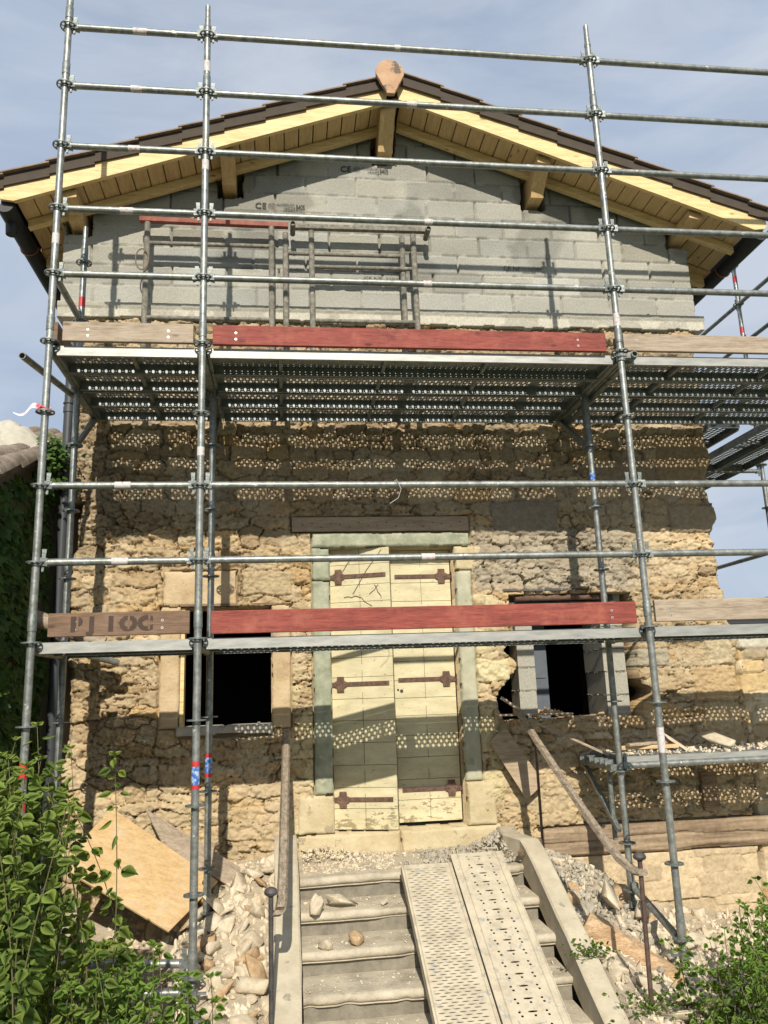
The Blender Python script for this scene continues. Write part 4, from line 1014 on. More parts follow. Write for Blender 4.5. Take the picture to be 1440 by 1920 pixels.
# base ledgers
ledger((-1.0058, 0, -1.80), (0, 0, -1.87)); ledger((-1.0, 0, -1.97), (0, 0, -2.02))
ledger((3.0, BY, -1.78), (2.9968, 0, -1.96), 'transom')
# loose tie tubes
def loose_tube(p, q, nm, lab, r=TR):
    return tag(MB().tube([p, q], r, 18, hollow=True).build(nm, M['tube'], None, smooth=True), lab, 'tube')
t1 = loose_tube((-1.175, 0.0, 1.895), (-.985, 1.42, 1.97), 'tie_tube', 'open-ended steel tube jutting out past the upper left standard')
t2 = loose_tube((3.085, -.05, 1.965), (3.055, 1.40, 1.885), 'tie_tube', 'open-ended steel tube clamped beside the upper right standard under the deck')
t3 = loose_tube((-1.02, .95, .005), (-.72, 1.20, -.085), 'tie_tube', 'short steel tube poking out below the lower left deck')
b = MB(); b.tube([(2.9968, 0, 1.925), (2.9968, 0, 1.985)], TR+.009, 14); b.tube([(3.082, -.02, 1.963), (3.081, .04, 1.960)], TR+.009, 14); b.box((3.005, -.03, 1.94), (3.075, .03, 1.975))
b.tube([(2.95, -.03, 1.955), (3.03, -.03, 1.955)], .009, 6)
b.build('swivel_coupler', M['lug'], scaf, smooth=False)
# green inner post carrying the low platform
MB().tube([(2.965, .86, -1.5), (2.965, .86, -1.02)], .018, 10).build('bracket', M['lug'], scaf)

# decks --------------------------------------------------------------
pos = ['front', 'second from the front', 'third from the front', 'rear']
G1, G2 = 'steel planks of the upper deck', 'steel planks of the lower deck'
bays = [(-.985, .965, 'left'), (.03, 2.94, 'middle'), (3.03, 2.90, 'right')]
for bi, (x0, ln, bn) in enumerate(bays):
    for j in range(4):
        y0 = .040+j*.332 + (.012 if j > 1 else 0)
        sm = (bi == 1 and j == 0)
        steel_plank(x0, y0, 1.985, ln, '%s galvanised perforated plank of the upper deck, %s bay' % (pos[j], bn), G1, small=sm, front=(j == 0))
    for j in range(2):
        steel_plank(x0, .040+j*.332, .0, ln, '%s galvanised perforated plank of the lower deck, %s bay' % (('front', 'rear')[j], bn), G2, small=(bi == 0 and j == 1), front=(j == 0))
for i, (x, y, ln, z) in enumerate(((4.50, 1.52, 4.4, 1.985), (5.05, .78, 2.2, 1.985), (5.40, .78, 2.2, 1.985), (5.05, 3.02, 2.9, 1.985), (5.40, 3.02, 2.9, 1.985))):
    steel_plank(x, y, z, ln, ('perforated plank nearest the right wall of the house, side deck', 'inner perforated plank of the near side deck right of the house', 'outer perforated plank of the near side deck right of the house', 'inner perforated plank of the far side deck right of the house', 'outer perforated plank of the far side deck right of the house')[i], 'steel planks of the side deck', axis='Y')
lp = thing('steel_plank', 'low steel platform plank loaded with rubble right of the door', 'scaffold plank', (3.05, .74, -.92))
def lpb(*a): return None
m1 = steel_plank(3.04, .735, -.905, 2.90, 'front low platform plank covered with rubble by the right standard', 'low platform planks', front=True)
m2 = steel_plank(3.04, 1.07, -.905, 2.90, 'rear low platform plank covered with rubble against the wall', 'low platform planks')
bpy.data.objects.remove(lp)
o = ledger((3.0, BY, -.965), (S3X, BY, -.965)); 
lb = MB().box((2.93, BY, -1.0), (2.99, 1.42, -.955)).bar((2.96, BY+.03, -1.42), (2.96, 1.36, -1.0), .034, .034)
for k in range(6): lb.box((2.915, .80+k*.105, -.965), (3.03, .815+k*.105, -.925))
lb.build('bracket', M['lug'], scaf)

# toe boards --------------------------------------------------------
def toe(x0, x1, z0, z1, mat, label, name='toe_board', screws=(), y=.008, tilt=0):
    t = thing(name, label, 'toe board', (x0, y, z0), 'toe boards standing on the decks')
    o = MB().add([(x0, y-.015, z0), (x1, y-.015, z0+tilt), (x1, y+.017, z0+tilt), (x0, y+.017, z0), (x0, y-.015, z1), (x1, y-.015, z1+tilt), (x1, y+.017, z1+tilt), (x0, y+.017, z1)],
                 [(0,3,2,1),(4,5,6,7),(0,1,5,4),(1,2,6,5),(2,3,7,6),(3,0,4,7)]).build('board', M[mat], t, bevel=.004)
    for sx in screws:
        for zz in (.28, .60):
            MB().tube([(sx, y-.0165, z0+(z1-z0)*zz), (sx, y-.014, z0+(z1-z0)*zz)], .0085, 12).build('screw', M['screw'], o)
            MB().tube([(sx, y-.0172, z0+(z1-z0)*zz), (sx, y-.016, z0+(z1-z0)*zz)], .0035, 8).build('screw_hole', M['ink'], o)
    return t, o
toe(-.925, -.062, 2.005, 2.145, 'grey_wood', 'short weathered grey toe board on the upper deck, left bay', screws=(-.76, -.23))
toe(.068, 2.895, 1.998, 2.142, 'red_wood', 'long red painted toe board with knots and washers on the upper deck', screws=(.225, 2.68))
toe(3.03, 5.9, 2.008, 2.142, 'grey_wood', 'long weathered grey toe board on the upper deck, right bay', screws=(3.13,))
tt, to = toe(-.912, -.052, .032, .178, 'brown_wood', 'brown toe board with faded stencilled letters on the lower deck', screws=(-.75, -.22))
toe(.080, 2.915, .026, .172, 'red_wood', 'long smooth red painted toe board on the lower deck', screws=(2.74,))
toe(3.05, 5.9, .032, .180, 'grey_wood', 'long weathered grey toe board on the lower deck, right bay', screws=(3.16,))
t, o = toe(-.99, -.955, 2.0, 2.14, 'brown_wood', 'dark end board closing the left end of the upper deck', name='end_board')
for ch in list(t.children):
    for v in ch.data.vertices:
        if v.co.y > .01: v.co.y = .68
t2_, o2_ = toe(2.985+.0, 3.015, 2.0, 2.13, 'brown_wood', 'stub of brown end board beside the upper right standard', name='end_board', y=.06)
for (ch_, xo) in (('P', -.765), ('J', -.655), ('1', -.555), ('O', -.470), ('C', -0.36)):
    write(ch_, xo-.01, -.0085, .066, .118, M['stencil'], to, name='stencil_letter', sx=1.08, bold=.008)
# stencil bridges
for xo in (-.735, -.425, -.30): MB().box((xo-.006, -.0098, .065), (xo+.006, -.0092, .16)).build('stencil_gap', M['brown_wood'], to)

# ------------------------------------------------------------------ trestles on the upper deck
def rod(b, p, q, r=.021, n=12): b.tube([p, q], r, n)
def trestle(label, frames, beam, beam_mat, loc, extra=None):
    t = thing('builders_trestle', label, 'trestle', loc)
    for (xa, xb, y, z0, z1, rungs, lean) in frames:
        for x in (xa, xb):
            m_ = MB(); rod(m_, (x, y, z0), (x+.0, y+lean, z1), .0265); m_.build('leg', M['trestle'], t, smooth=True)
        for zr_ in rungs:
            f_ = (zr_-z0)/(z1-z0); m_ = MB(); rod(m_, (xa, y+lean*f_, zr_), (xb, y+lean*f_, zr_+.004), .019); m_.build('rung', M['trestle'], t, smooth=True)
    (p, q, w, h) = beam
    MB().bar(p, q, w, h).build('top_beam', beam_mat, t, bevel=.003)
    if extra: extra(t)
    return t
trestle('rusty red-topped steel trestle standing on the left of the upper deck', [(-0.631, 0.452, 1.30, 1.99, 3.743, (2.831, 3.546), .02)], ((-0.703, 1.33, 3.779), (0.602, 1.345, 3.779), .05, .045), M['trestle_red'], (-.6, 1.30, 1.99))
def tx(t):
    for x in (0.643, 1.876):
        MB().tube([(x, 1.24, 3.743), (x, 1.42, 3.743)], .024, 12, hollow=True).build('tube_socket', M['trestle'], t, smooth=True)
trestle('grey folding steel trestle with paired frames in the middle of the upper deck', [(0.576, 1.638, 1.37, 1.99, 3.701, (3.504,), -.03), (0.809, 1.741, 1.27, 1.99, 3.722, (2.831, 3.364), .06)], ((0.623, 1.34, 3.768), (1.907, 1.34, 3.779), .05, .045), M['trestle'], (.6, 1.37, 1.99), tx)
wire = MB()
wire.tube([(-.66+.055*math.cos(t), 1.27, 3.36+.10*math.sin(t)) for t in [2*math.pi*k/22 for k in range(40)]], .006, 6)
tag(wire.build('rope_coil', M['rope']), 'loop of brown rope hung on the red-topped trestle', 'rope')
tp = MB()
nseg = 14
for k in range(nseg):
    u0, u1 = k/nseg, (k+1)/nseg
    f = lambda u: (-1.03-.17*u, -.01-.02*math.sin(u*7), 1.525+.02*math.sin(u*6)-.03*u); a_, b_ = f(u0), f(u1); h = .022*(1-.8*u0); h1 = .022*(1-.8*u1)
    tp.add([(a_[0], a_[1], a_[2]-h), (b_[0], b_[1], b_[2]-h1), (b_[0], b_[1]+.006, b_[2]+h1), (a_[0], a_[1]+.006, a_[2]+h)], [(0, 1, 2, 3)])
tp.tube([(-1.0058+.03*math.cos(t), .03*math.sin(t), 1.52+.012*math.sin(2*t)) for t in [2*math.pi*k/12 for k in range(13)]], .007, 6)
tag(tp.build('barrier_tape', M['tape']), 'scrap of red and white barrier tape fluttering from the left standard', 'tape')
ws = MB()
ws.tube([(1.30, -.03, 1.03), (1.33, -.04, .96), (1.31, -.03, .90), (1.25, -.035, .86)], .0025, 5); ws.tube([(1.295, .0, 1.03), (1.30, -.03, 1.0)], .0025, 5)
tag(ws.build('wire_scrap', M['tarp']), 'thin pale wire dangling from the ledger over the door', 'wire')

# ------------------------------------------------------------------ ramp planks on the steps
def ramp(x0, w, label, kind, yt=.62):
    t = thing('ramp_plank', label, 'ramp plank', (x0, yt, -1.53), 'dusty steel ramp planks on the steps')
    Lr = 2.35; ang = math.atan(.494); ca, sa = math.cos(ang), math.sin(ang)
    P0 = Vector((x0, yt, -1.522+(yt-.62)*.49))
    tf = lambda a, b, c: (P0.x+a, P0.y-b*ca-c*sa, P0.z-b*sa+c*ca)
    strips = []
    if kind == 0:
        b = .035; r = 0
        while b < Lr-.04:
            n = 5; pitch = (w-.05)/n; off = .03+(pitch/2 if r % 2 else 0)
            cells = [(off+pitch*(k+.5)-pitch/4, pitch*.48, pitch*.38, .0042) for k in range(n if r % 2 == 0 else n-1)]
            strips.append((b, b+.020, cells)); b += .0215; r += 1
    else:
        b = .03; r = 0
        while b < Lr-.09:
            c = w/2
            strips.append((b, b+.022, [(c-.075, .012, .0080, .0080), (c, .035, .030, .0075), (c+.078, .012, .0080, .0080)]))
            strips.append((b+.026, b+.048, [(c-.066, .012, .0080, .0080), (c+.008, .012, .0080, .0080), (c+.084, .012, .0080, .0080)]))
            b += .086; r += 1
    vs, fs = perf(strips, w, Lr, tf, .004)
    sh = bpy.data.meshes.new('deck_sheet'); sh.from_pydata(vs, [], fs); sh.validate(); put('deck_sheet', sh, M['dusty_plank'], t)
    for a0, a1 in ((-.004, .002), (w-.002, w+.004)):
        e = MB(); pts = [tf(a, b, c) for b in (0, Lr) for (a, c) in ((a0, .004), (a1, .004), (a1, -.062), (a0, -.062))]
        e.add(pts, [(0,1,2,3),(7,6,5,4),(0,4,5,1),(1,5,6,2),(2,6,7,3),(3,7,4,0)]); e.build('side_edge', M['dusty_plank'], t)
    e = MB()
    for a in ((.025, .055, w-.06, w-.03) if kind == 0 else (.02, .05, w-.09, w-.02)):
        pts = [tf(a+da, b, c) for b in (-.03, .0) for da, c in ((-.003, .012), (.003, .012), (.003, -.03), (-.003, -.03))]
        e.add(pts, [(0,1,2,3),(7,6,5,4),(0,4,5,1),(1,5,6,2),(2,6,7,3),(3,7,4,0)])
    if kind == 1:
        pts = [tf(a, b, c) for b in (-.03, -.022) for a, c in ((w-.12, .014), (w-.02, .014), (w-.02, .004), (w-.12, .004))]
        e.add(pts, [(0,1,2,3),(7,6,5,4),(0,4,5,1),(1,5,6,2),(2,6,7,3),(3,7,4,0)])
    # raised folds along the plank
    for a in ((.012, w-.014) if kind == 0 else (.045, w-.042)):
        pts = [tf(a+da, b, c) for b in (0, Lr) for da, c in ((-.004, .0005), (0, .005), (.004, .0005), (0, -.002))]
        e.add(pts, [(0,1,2,3),(7,6,5,4),(0,4,5,1),(1,5,6,2),(2,6,7,3),(3,7,4,0)])
    e.build('end_lug', M['dusty_plank'], t)
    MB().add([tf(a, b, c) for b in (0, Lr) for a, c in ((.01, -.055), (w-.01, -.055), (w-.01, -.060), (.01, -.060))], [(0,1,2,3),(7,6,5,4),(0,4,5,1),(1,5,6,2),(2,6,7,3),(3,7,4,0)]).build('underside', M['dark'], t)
ramp(1.325, .340, 'left dusty steel ramp plank with rows of fine slots, lying down the steps', 0, .60)
ramp(1.684, .360, 'right dusty steel ramp plank with groups of slots and dots, lying down the steps', 1, .68)

# ------------------------------------------------------------------ neighbour building with ivy
nb = thing('outbuilding', 'low ivy-clad outbuilding with canal tiles left of the house', 'outbuilding', (-2.4, 1.0, -2.4))
rz = lambda x, y: 1.13+.40*(y-.2)+.12*(-1.36-x)
def sloped(x0, x1, y0, y1, zb, dz, mat, nm):
    b = MB(); vs = [(x, y, zz) for zz in (0, 1) for x, y in ((x0, y0), (x1, y0), (x1, y1), (x0, y1))]
    vs = [(x, y, (rz(x, y)+dz) if k else (zb if zb is not None else rz(x, y)+dz-.05)) for x, y, k in vs]
    return b.add(vs, [(0,3,2,1),(4,5,6,7),(0,1,5,4),(1,2,6,5),(2,3,7,6),(3,0,4,7)]).build(nm, mat, nb)
sloped(-4.5, -1.47, -.55, 2.6, -2.5, -.06, M['render_wall'], 'wall')
def barrel(b, p, q, r0, r1, n=8, th=.012):
    p, q = Vector(p), Vector(q); d = (q-p).normalized(); sx = d.cross(Vector((0, 0, 1))).normalized(); u = sx.cross(d)
    vs = []
    for c, rr in ((p, r0), (q, r1)):
        for k in range(n+1):
            t = math.pi*k/n; vs.append(c+sx*rr*math.cos(t)+u*rr*math.sin(t)*.85)
        for k in range(n+1):
            t = math.pi*k/n; vs.append(c+sx*(rr-th)*math.cos(t)+u*(rr-th)*math.sin(t)*.85)
    o = 2*(n+1); fs = []
    for k in range(n): fs += [(k, k+1, o+k+1, o+k), (n+1+k, o+n+1+k, o+n+2+k, n+2+k), (k, n+1+k, n+2+k, k+1), (o+k, o+k+1, o+n+2+k, o+n+1+k)]
    b.add(vs, fs)
rt = MB(); rr_ = random.Random(3)
for j in range(16):
    x = -1.37-.175*j
    for i in range(9):
        y = -.62+.36*i; q0 = (x+rr_.uniform(-.012, .012), y, rz(x, y)+.012+rr_.uniform(0, .012)); q1 = (x+rr_.uniform(-.012, .012), y+.44, rz(x, y+.44)+.045+rr_.uniform(0, .012))
        barrel(rt, q0, q1, .098, .080)
rt.build('roof_tiles', M['old_tile'], nb, smooth=True)
sloped(-4.5, -1.40, -.60, 2.6, None, -.005, M['old_tile'], 'roof_deck')
# crumpled white sack
nx, ny = 46, 26; U, Wv = np.meshgrid(np.linspace(0, 1, nx), np.linspace(0, 1, ny))
XX = -2.35+U*.95; YY = .95+Wv*.75+U*.10; fold = fbm(U*3+Wv, Wv*2, 401, 3.0, 4)
ZZ = rz(XX, YY) + .075 + .17*np.sin(np.pi*np.clip(Wv, .02, .98))**.5*(.35+.9*fold)*np.clip((1-U)*5, .15, 1) + .035*np.abs(np.sin(U*15+Wv*8))*np.sin(np.pi*Wv) - .05*(1-np.sin(np.pi*Wv))
Vt = np.stack([XX+.05*(fbm(U*4, Wv*4, 405, 2, 3)-.5), YY, ZZ], -1).reshape(-1, 3); ii = np.arange(nx*ny).reshape(ny, nx)
sk = mesh_np('sack', Vt, np.stack([ii[:-1, :-1], ii[:-1, 1:], ii[1:, 1:], ii[1:, :-1]], -1).reshape(-1, 4)); sk.shade_smooth()
tag(put('tarpaulin', sk, M['tarp']), 'crumpled off-white sheet lying on the canal tiles at the left', 'sheet')
tag(MB().tube([(-1.95, .92, .52), (-1.40, 1.0, .30), (-.80, 1.06, .05)], [.062, .060, .055], 18).build('round_pole', M['grey_wood'], None, smooth=True), 'thick round weathered pole slanting behind the lower left deck', 'pole')

# ------------------------------------------------------------------ leaves
_ts = [.10, .24, .40, .57, .74, .88]
_w = [.17, .29, .325, .27, .165, .065]
LT = np.array([(0, 0, 0)] + [(t, 0, -.045*math.sin(math.pi*t)-.06*t**3) for t in _ts] + [(1, 0, -.13)] + [(t-.02, sg*w, .045*math.sin(math.pi*t)-.07*t**3) for sg in (1, -1) for t, w in zip(_ts, _w)])
LF = []
for sg in (0, 1):
    o_ = 8+6*sg; LF.append((0, 1, o_) if sg == 0 else (0, o_, 1))
    for k in range(5): LF += [(1+k, 2+k, o_+1+k), (1+k, o_+1+k, o_+k)]
    LF.append((6, 7, o_+5))
LF = np.array(LF)
IT = np.array([(0, 0, 0), (.30, 0, .03), (.6, 0, .02), (1, 0, -.05), (.05, .30, -.03), (.38, .52, -.08), (.48, .24, -.02), (.05, -.30, -.03), (.38, -.52, -.08), (.48, -.24, -.02), (.75, .16, -.03), (.75, -.16, -.03)])
IF = np.array([(0, 1, 4), (4, 1, 6), (4, 6, 5), (1, 2, 6), (2, 10, 6), (2, 3, 10), (0, 7, 1), (7, 9, 1), (7, 8, 9), (1, 9, 2), (2, 9, 11), (2, 11, 3)])
def leaves(name, P, D, Nn, S, T, tpl=LT, tf=LF):
    """P position, D direction, Nn surface normal, S size, T tone"""
    D = D/np.linalg.norm(D, axis=1, keepdims=True); B = np.cross(Nn, D); B /= np.linalg.norm(B, axis=1, keepdims=True)+1e-9; Nn = np.cross(D, B)
    n = len(P); wv = RNG.uniform(.85, 1.2, n)
    cup = RNG.uniform(-.8, 1.5, n)
    V = P[:, None, :] + S[:, None, None]*(tpl[None, :, 0:1]*D[:, None, :] + tpl[None, :, 1:2]*wv[:, None, None]*B[:, None, :] + (tpl[None, :, 2:3]*cup[:, None, None])*Nn[:, None, :])
    F_ = (tf[None]+np.arange(n)[:, None, None]*len(tpl)).reshape(-1, 3)
    me = mesh_np(name, V.reshape(-1, 3), F_, np.repeat(T, len(tpl))); me.shade_smooth(); return me

def bush(root, xr, yr, ztop, zground, nst, size, mat, step, seed, light=1.0, extra=()):
    r = np.random.default_rng(seed); P, D, Nn, S, T = [], [], [], [], []
    st = MB()
    for i in range(nst):
        x, y = r.uniform(*xr), r.uniform(*yr); zt = ztop(x, y)+r.normal(0, .06); z = zground
        if i < len(extra): x, y, zt = extra[i]
        p = np.array([x+r.normal(0, .06), y+r.normal(0, .06), z]); q = np.array([x+r.normal(0, .10), y-r.uniform(0, .12), zt]); pts = []
        L_ = np.linalg.norm(q-p); n = max(6, int(L_/step)); bend = r.normal(0, .11, 3)
        az = r.uniform(0, 6.28)
        for k in range(n+1):
            t = k/n; c = p+(q-p)*t+bend*math.sin(math.pi*t); pts.append(tuple(c))
            if t < .12: continue
            for sgn in (0, math.pi):
                if r.random() < .10: continue
                a = az+sgn+(math.pi/2)*(k % 2)+r.normal(0, .35); s = size*(1.15-.55*t)*r.uniform(.65, 1.25)
                d = np.array([math.cos(a), math.sin(a)*.7-.15, r.uniform(-.9, .25)-.30*(1-t)])
                nn = np.array([r.normal(0, .5), -.85+r.normal(0, .45), .75+r.normal(0, .25)])
                P.append(c+d*.02); D.append(d); Nn.append(nn); S.append(s); T.append(np.clip(r.normal(.42+.36*t, .26), 0, 1)*light)
        tip = np.array(pts[-1])
        for a in (0, 2.1, 4.2):
            d = np.array([math.cos(a+az), math.sin(a+az), .5]); P.append(tip); D.append(d); Nn.append(np.array([0, -.5, .8])); S.append(size*.42); T.append(min(1, .95*light))
        st.tube(pts[::2]+[pts[-1]], [.0045*(1-.7*k/len(pts[::2])) for k in range(len(pts[::2])+1)], 5)
    put('foliage', leaves('foliage', np.array(P), np.array(D), np.array(Nn), np.array(S), np.array(T)), mat, root)
    st.build('stems', M['stem'], root)

bl = thing('shrub', 'large leafy shrub with oval leaves filling the lower left corner', 'shrub', (-.6, -1.5, -2.5))
def ztl(x, y):
    u = x-.8*(-1.5-y)*0
    # silhouette: tall at far left, stepping down to the right
    t = np.interp(x, [-1.5, -.95, -.81, -.67, -.55, -.46, -.40, -.33, -.19, -.05], [-.46, -.50, -.74, -.60, -.68, -.76, -.90, -1.36, -1.50, -1.64])
    return t - .30*max(0, -1.3-y)*.9
bush(bl, (-1.40, -.19), (-1.75, -.95), ztl, -2.55, 104, .092, M['leaf'], .056, 1, extra=((-.26, -1.25, -.60), (-.36, -1.2, -.57), (-.62, -1.3, -.46)))
bush2 = thing('shrub', 'lower light green shoots with small leaves in front of the broken stones at the left', 'shrub', (-.1, -1.3, -2.5))
bush(bush2, (-.30, .17), (-1.75, -1.10), lambda x, y: np.interp(x, [-.3, 0, .17], [-1.38, -1.52, -1.62])-.3*max(0, -1.3-y), -2.5, 42, .072, M['leaf2'], .052, 4)
br_ = thing('shrub', 'bright green small-leaved bush in the lower right corner', 'shrub', (2.8, -1.0, -2.5))
bush(br_, (2.62, 3.75), (-1.25, -.45), lambda x, y: -.03+np.interp(x, [2.62, 2.78, 2.9, 3.02, 3.2, 3.4], [-2.08, -1.98, -1.76, -1.64, -1.55, -1.42])-.15*max(0, -.9-y), -2.6, 135, .060, M['leaf2'], .044, 2)
def weed(x, y, z, n, size, label, seed, spread=.08):
    r = np.random.default_rng(seed); P = np.stack([r.normal(x, spread, n), r.normal(y, spread*.8, n), z+np.abs(r.normal(0, spread*.45, n))], -1)
    D = np.stack([r.normal(0, 1, n), r.normal(-.3, 1, n), r.normal(.2, .5, n)], -1); Nn = np.stack([r.normal(0, .4, n), -.6+0*P[:, 0], .8+0*P[:, 0]], -1)
    t = thing('weed', label, 'weed', (x, y, z)); put('foliage', leaves('foliage', P, D, Nn, size*r.uniform(.5, 1.2, n), r.uniform(.2, .8, n)), M['leaf2'], t)
    st = MB()
    for k in range(0, n, 4): st.tube([(x, y, z-.02), tuple(P[k])], .0015, 4)
    st.build('stems', M['stem'], t)
weed(.62, -.62, -2.12, 70, .035, 'small weed creeping over the left coping of the steps', 5, .055)
weed(2.33, -.22, -1.92, 120, .026, 'dark mat of creeping weed across the right coping', 6, .065)
weed(2.50, -.55, -2.12, 110, .030, 'trailing weed hanging beside the right coping below the brown post', 8, .10)

# ivy on the outbuilding
r = np.random.default_rng(31); n = 5200
y = r.uniform(-.30, 1.50, n); z = r.uniform(-2.3, 1.0, n)*1.0; z = np.where(z > .2, .2+(z-.2)*(rz(-1.4, y)-.08-.2)/.8, z); dens = fbm(y+20, z+20, 501, 2.2, 3)
keep = (dens > .30) | (z > .55); y, z = y[keep], z[keep]; n = len(y)
bul = .05+.11*fbm(y+20, z+20, 503, 3.0, 3)
P = np.stack([-1.46+bul, y, z], -1); D = np.stack([r.uniform(.0, .6, n), r.normal(-.1, .6, n), r.normal(-.8, .4, n)], -1)
Nn = np.stack([.9+r.normal(0, .25, n), r.normal(-.35, .35, n), r.normal(.35, .35, n)], -1)
iv = thing('ivy', 'dark ivy curtain hanging over the outbuilding wall at the left', 'ivy', (-1.40, .6, -2.3))
put('foliage', leaves('foliage', P, D, Nn, r.uniform(.045, .095, n), r.uniform(0, .8, n), IT, IF), M['ivy'], iv)
n2 = 420; P2 = np.stack([r.normal(-1.27, .055, n2), r.uniform(.95, 1.42, n2), np.abs(r.normal(0, .16, n2))*-1+1.66], -1)
D2 = np.stack([r.normal(0, .7, n2), r.normal(-.5, .5, n2), r.normal(-.5, .5, n2)], -1); N2 = np.stack([r.normal(.3, .4, n2), -.7+0*P2[:, 0], .6+0*P2[:, 0]], -1)
put('foliage', leaves('foliage', P2, D2, N2, r.uniform(.03, .065, n2), r.uniform(.3, 1, n2), IT, IF), M['ivy'], iv)
st = MB(); q_ = random.Random(6)
for k in range(26):
    yy, zz = q_.uniform(-.2, 1.4), q_.uniform(-1.2, 1.0); st.tube([(-1.40, yy+.03*math.sin(j*1.3+k), zz-.12*j) for j in range(7)], .0035, 5)
st.build('stems', M['stem'], iv)

# ------------------------------------------------------------------ rubble
def rock_variants(n, seed):
    r = random.Random(seed); res = []
    for i in range(n):
        bm = bmesh.new(); el = (r.uniform(.9, 1.45), r.uniform(.6, 1.05), r.uniform(.30, .70))
        for k in range(r.choice((9, 11, 13, 16))):
            v = Vector((r.gauss(0, 1), r.gauss(0, 1), r.gauss(0, 1))).normalized()*r.uniform(.78, 1.05); bm.verts.new((v.x*el[0]*.5, v.y*el[1]*.5, v.z*el[2]*.5))
        g = bmesh.ops.convex_hull(bm, input=bm.verts)
        bmesh.ops.delete(bm, geom=[v for v in bm.verts if not v.link_faces], context='VERTS')
        bmesh.ops.bevel(bm, geom=list(bm.edges), offset=.016, segments=1, affect='EDGES', clamp_overlap=True)
        bmesh.ops.triangulate(bm, faces=bm.faces)
        bm.verts.ensure_lookup_table()
        res.append((np.array([v.co[:] for v in bm.verts]), np.array([[v.index for v in f.verts] for f in bm.faces]))); bm.free()
    return res
RV = rock_variants(16, 5)
def rotm(r):
    from mathutils import Euler
    return np.array(Euler((r.uniform(0, 6.28), r.uniform(0, 6.28), r.uniform(0, 6.28))).to_matrix())
def scatter(name, pts, sizes, mat, label, seed, flat=1.0):
    r = np.random.default_rng(seed); Vs, Fs = [], []; o = 0
    for p, s in zip(pts, sizes):
        v, f = RV[r.integers(len(RV))]; vv = (v@rotm(r).T)*s; vv[:, 2] *= flat; vv = vv+p; Vs.append(vv); Fs.append(f+o); o += len(v)
    me = mesh_np(name, np.concatenate(Vs), np.concatenate(Fs)); return tag(put(name, me, mat), label, 'rubble', kind='stuff')
def pts_in(n, xr, yr, seed, dz=0.0, zf=None):
    r = np.random.default_rng(seed); x = r.uniform(*xr, n); y = r.uniform(*yr, n); z = (zf(x, y) if zf else gz(x, y))+dz
    return np.stack([x, y, z], -1), r
P, r = pts_in(2600, (-.75, .47), (-1.3, 1.42), 1); scatter('rubble_heap', P, r.gamma(2.0, .019, len(P))+.016, M['rubble'], 'pale crushed stone spilling down left of the steps', 2)
P, r = pts_in(3000, (2.40, 4.6), (-.9, 1.42), 3); scatter('rubble_heap', P, r.gamma(2.0, .018, len(P))+.016, M['rubble'], 'pale crushed stone heaped right of the steps', 4)
P, r = pts_in(900, (2.40, 3.05), (.35, 1.40), 5, .015); scatter('rubble_heap', P, r.gamma(2.0, .013, len(P))+.015, M['grey_rubble'], 'grey mortar rubble beside the right coping', 6)
zl = lambda x, y: np.full(np.shape(x), -1.600)+.03*np.exp(-((1.45-y)/.12)**2)
P, r = pts_in(700, (.66, 2.2), (.80, 1.42), 7, .0, zl); scatter('rubble_dust', P, r.gamma(1.6, .007, len(P))+.006, M['rubble'], 'fine stone chips strewn over the landing', 8, .7)
P, r = pts_in(950, (1.55, 2.24), (.76, 1.42), 9, .0, lambda x, y: -1.59+.15*np.exp(-((x-2.2)/.20)**2-((y-1.15)/.22)**2)); scatter('rubble_dust', P, r.gamma(2.0, .011, len(P))+.010, M['grey_rubble'], 'grey gravelly heap at the right of the landing', 10, .8)
Pl = []; rs = np.random.default_rng(12)
for i in range(1, 6):
    for k in range(150): Pl.append((rs.uniform(.66, 2.2), NOSE0-i*TREAD+rs.uniform(.05, .29), ZS0-i*RISE+.002))
scatter('rubble_dust', Pl, rs.gamma(1.6, .006, len(Pl))+.005, M['rubble'], 'scattered chips lying on the treads', 13, .7)
P, r = pts_in(520, (.66, 1.35), (.85, 1.44), 57, .0, lambda x, y: -1.60+.07*np.exp(-((x-.8)/.30)**2-((y-1.38)/.16)**2)); scatter('rubble_heap', P, r.gamma(2.0, .010, len(P))+.009, M['rubble'], 'plaster and pale stone chips at the left of the landing', 58, .8)
P, r = pts_in(420, (3.06, 5.8), (.76, 1.36), 14, .0, lambda x, y: np.full(x.shape, -.895)); scatter('rubble_dust', P, r.gamma(2.0, .014, len(P))+.012, M['rubble'], 'rubble and mortar bits on the low platform', 15, .8)
P, r = pts_in(260, (2.40, 3.36), (1.42, 1.74), 16, .0, lambda x, y: -.655+.075*np.exp(-((x-2.78)/.14)**2)+0*y); scatter('rubble_dust', P, r.gamma(2.0, .014, len(P))+.012, M['rubble_b'], 'ochre rubble on the sill of the broken opening', 17, .8)

ROCKM = []
for i, (v, f) in enumerate(RV):
    me = mesh_np('stone', v, f); ROCKM.append(me)
def rock(x, y, z, s, label, group, mat='rubble', seed=0, sc=(1, 1, 1), nm='loose_stone'):
    q = random.Random(seed+int(x*971)+int(y*577)); me = ROCKM[q.randrange(len(ROCKM))].copy(); me.materials.append(M[mat])
    o = link(bpy.data.objects.new(nm, me)); o.location = (x, y, z); o.rotation_euler = (q.uniform(0, .8), q.uniform(0, .8), q.uniform(0, 6.28)); o.scale = (s*sc[0], s*sc[1], s*sc[2])
    tag(o, label, 'stone', group); return o
GS = 'stones left on the steps'
rock(.715, .47, ZS0-RISE+.045, 0.223, 'flat pale stone on the upper step by the left coping', GS, seed=1)
rock(.735, .40, ZS0-RISE+.042, 0.166, 'pinkish brown stone leaning on the flat pale stone on the upper step', GS, 'rubble', 2, (.8, .8, 1.5))
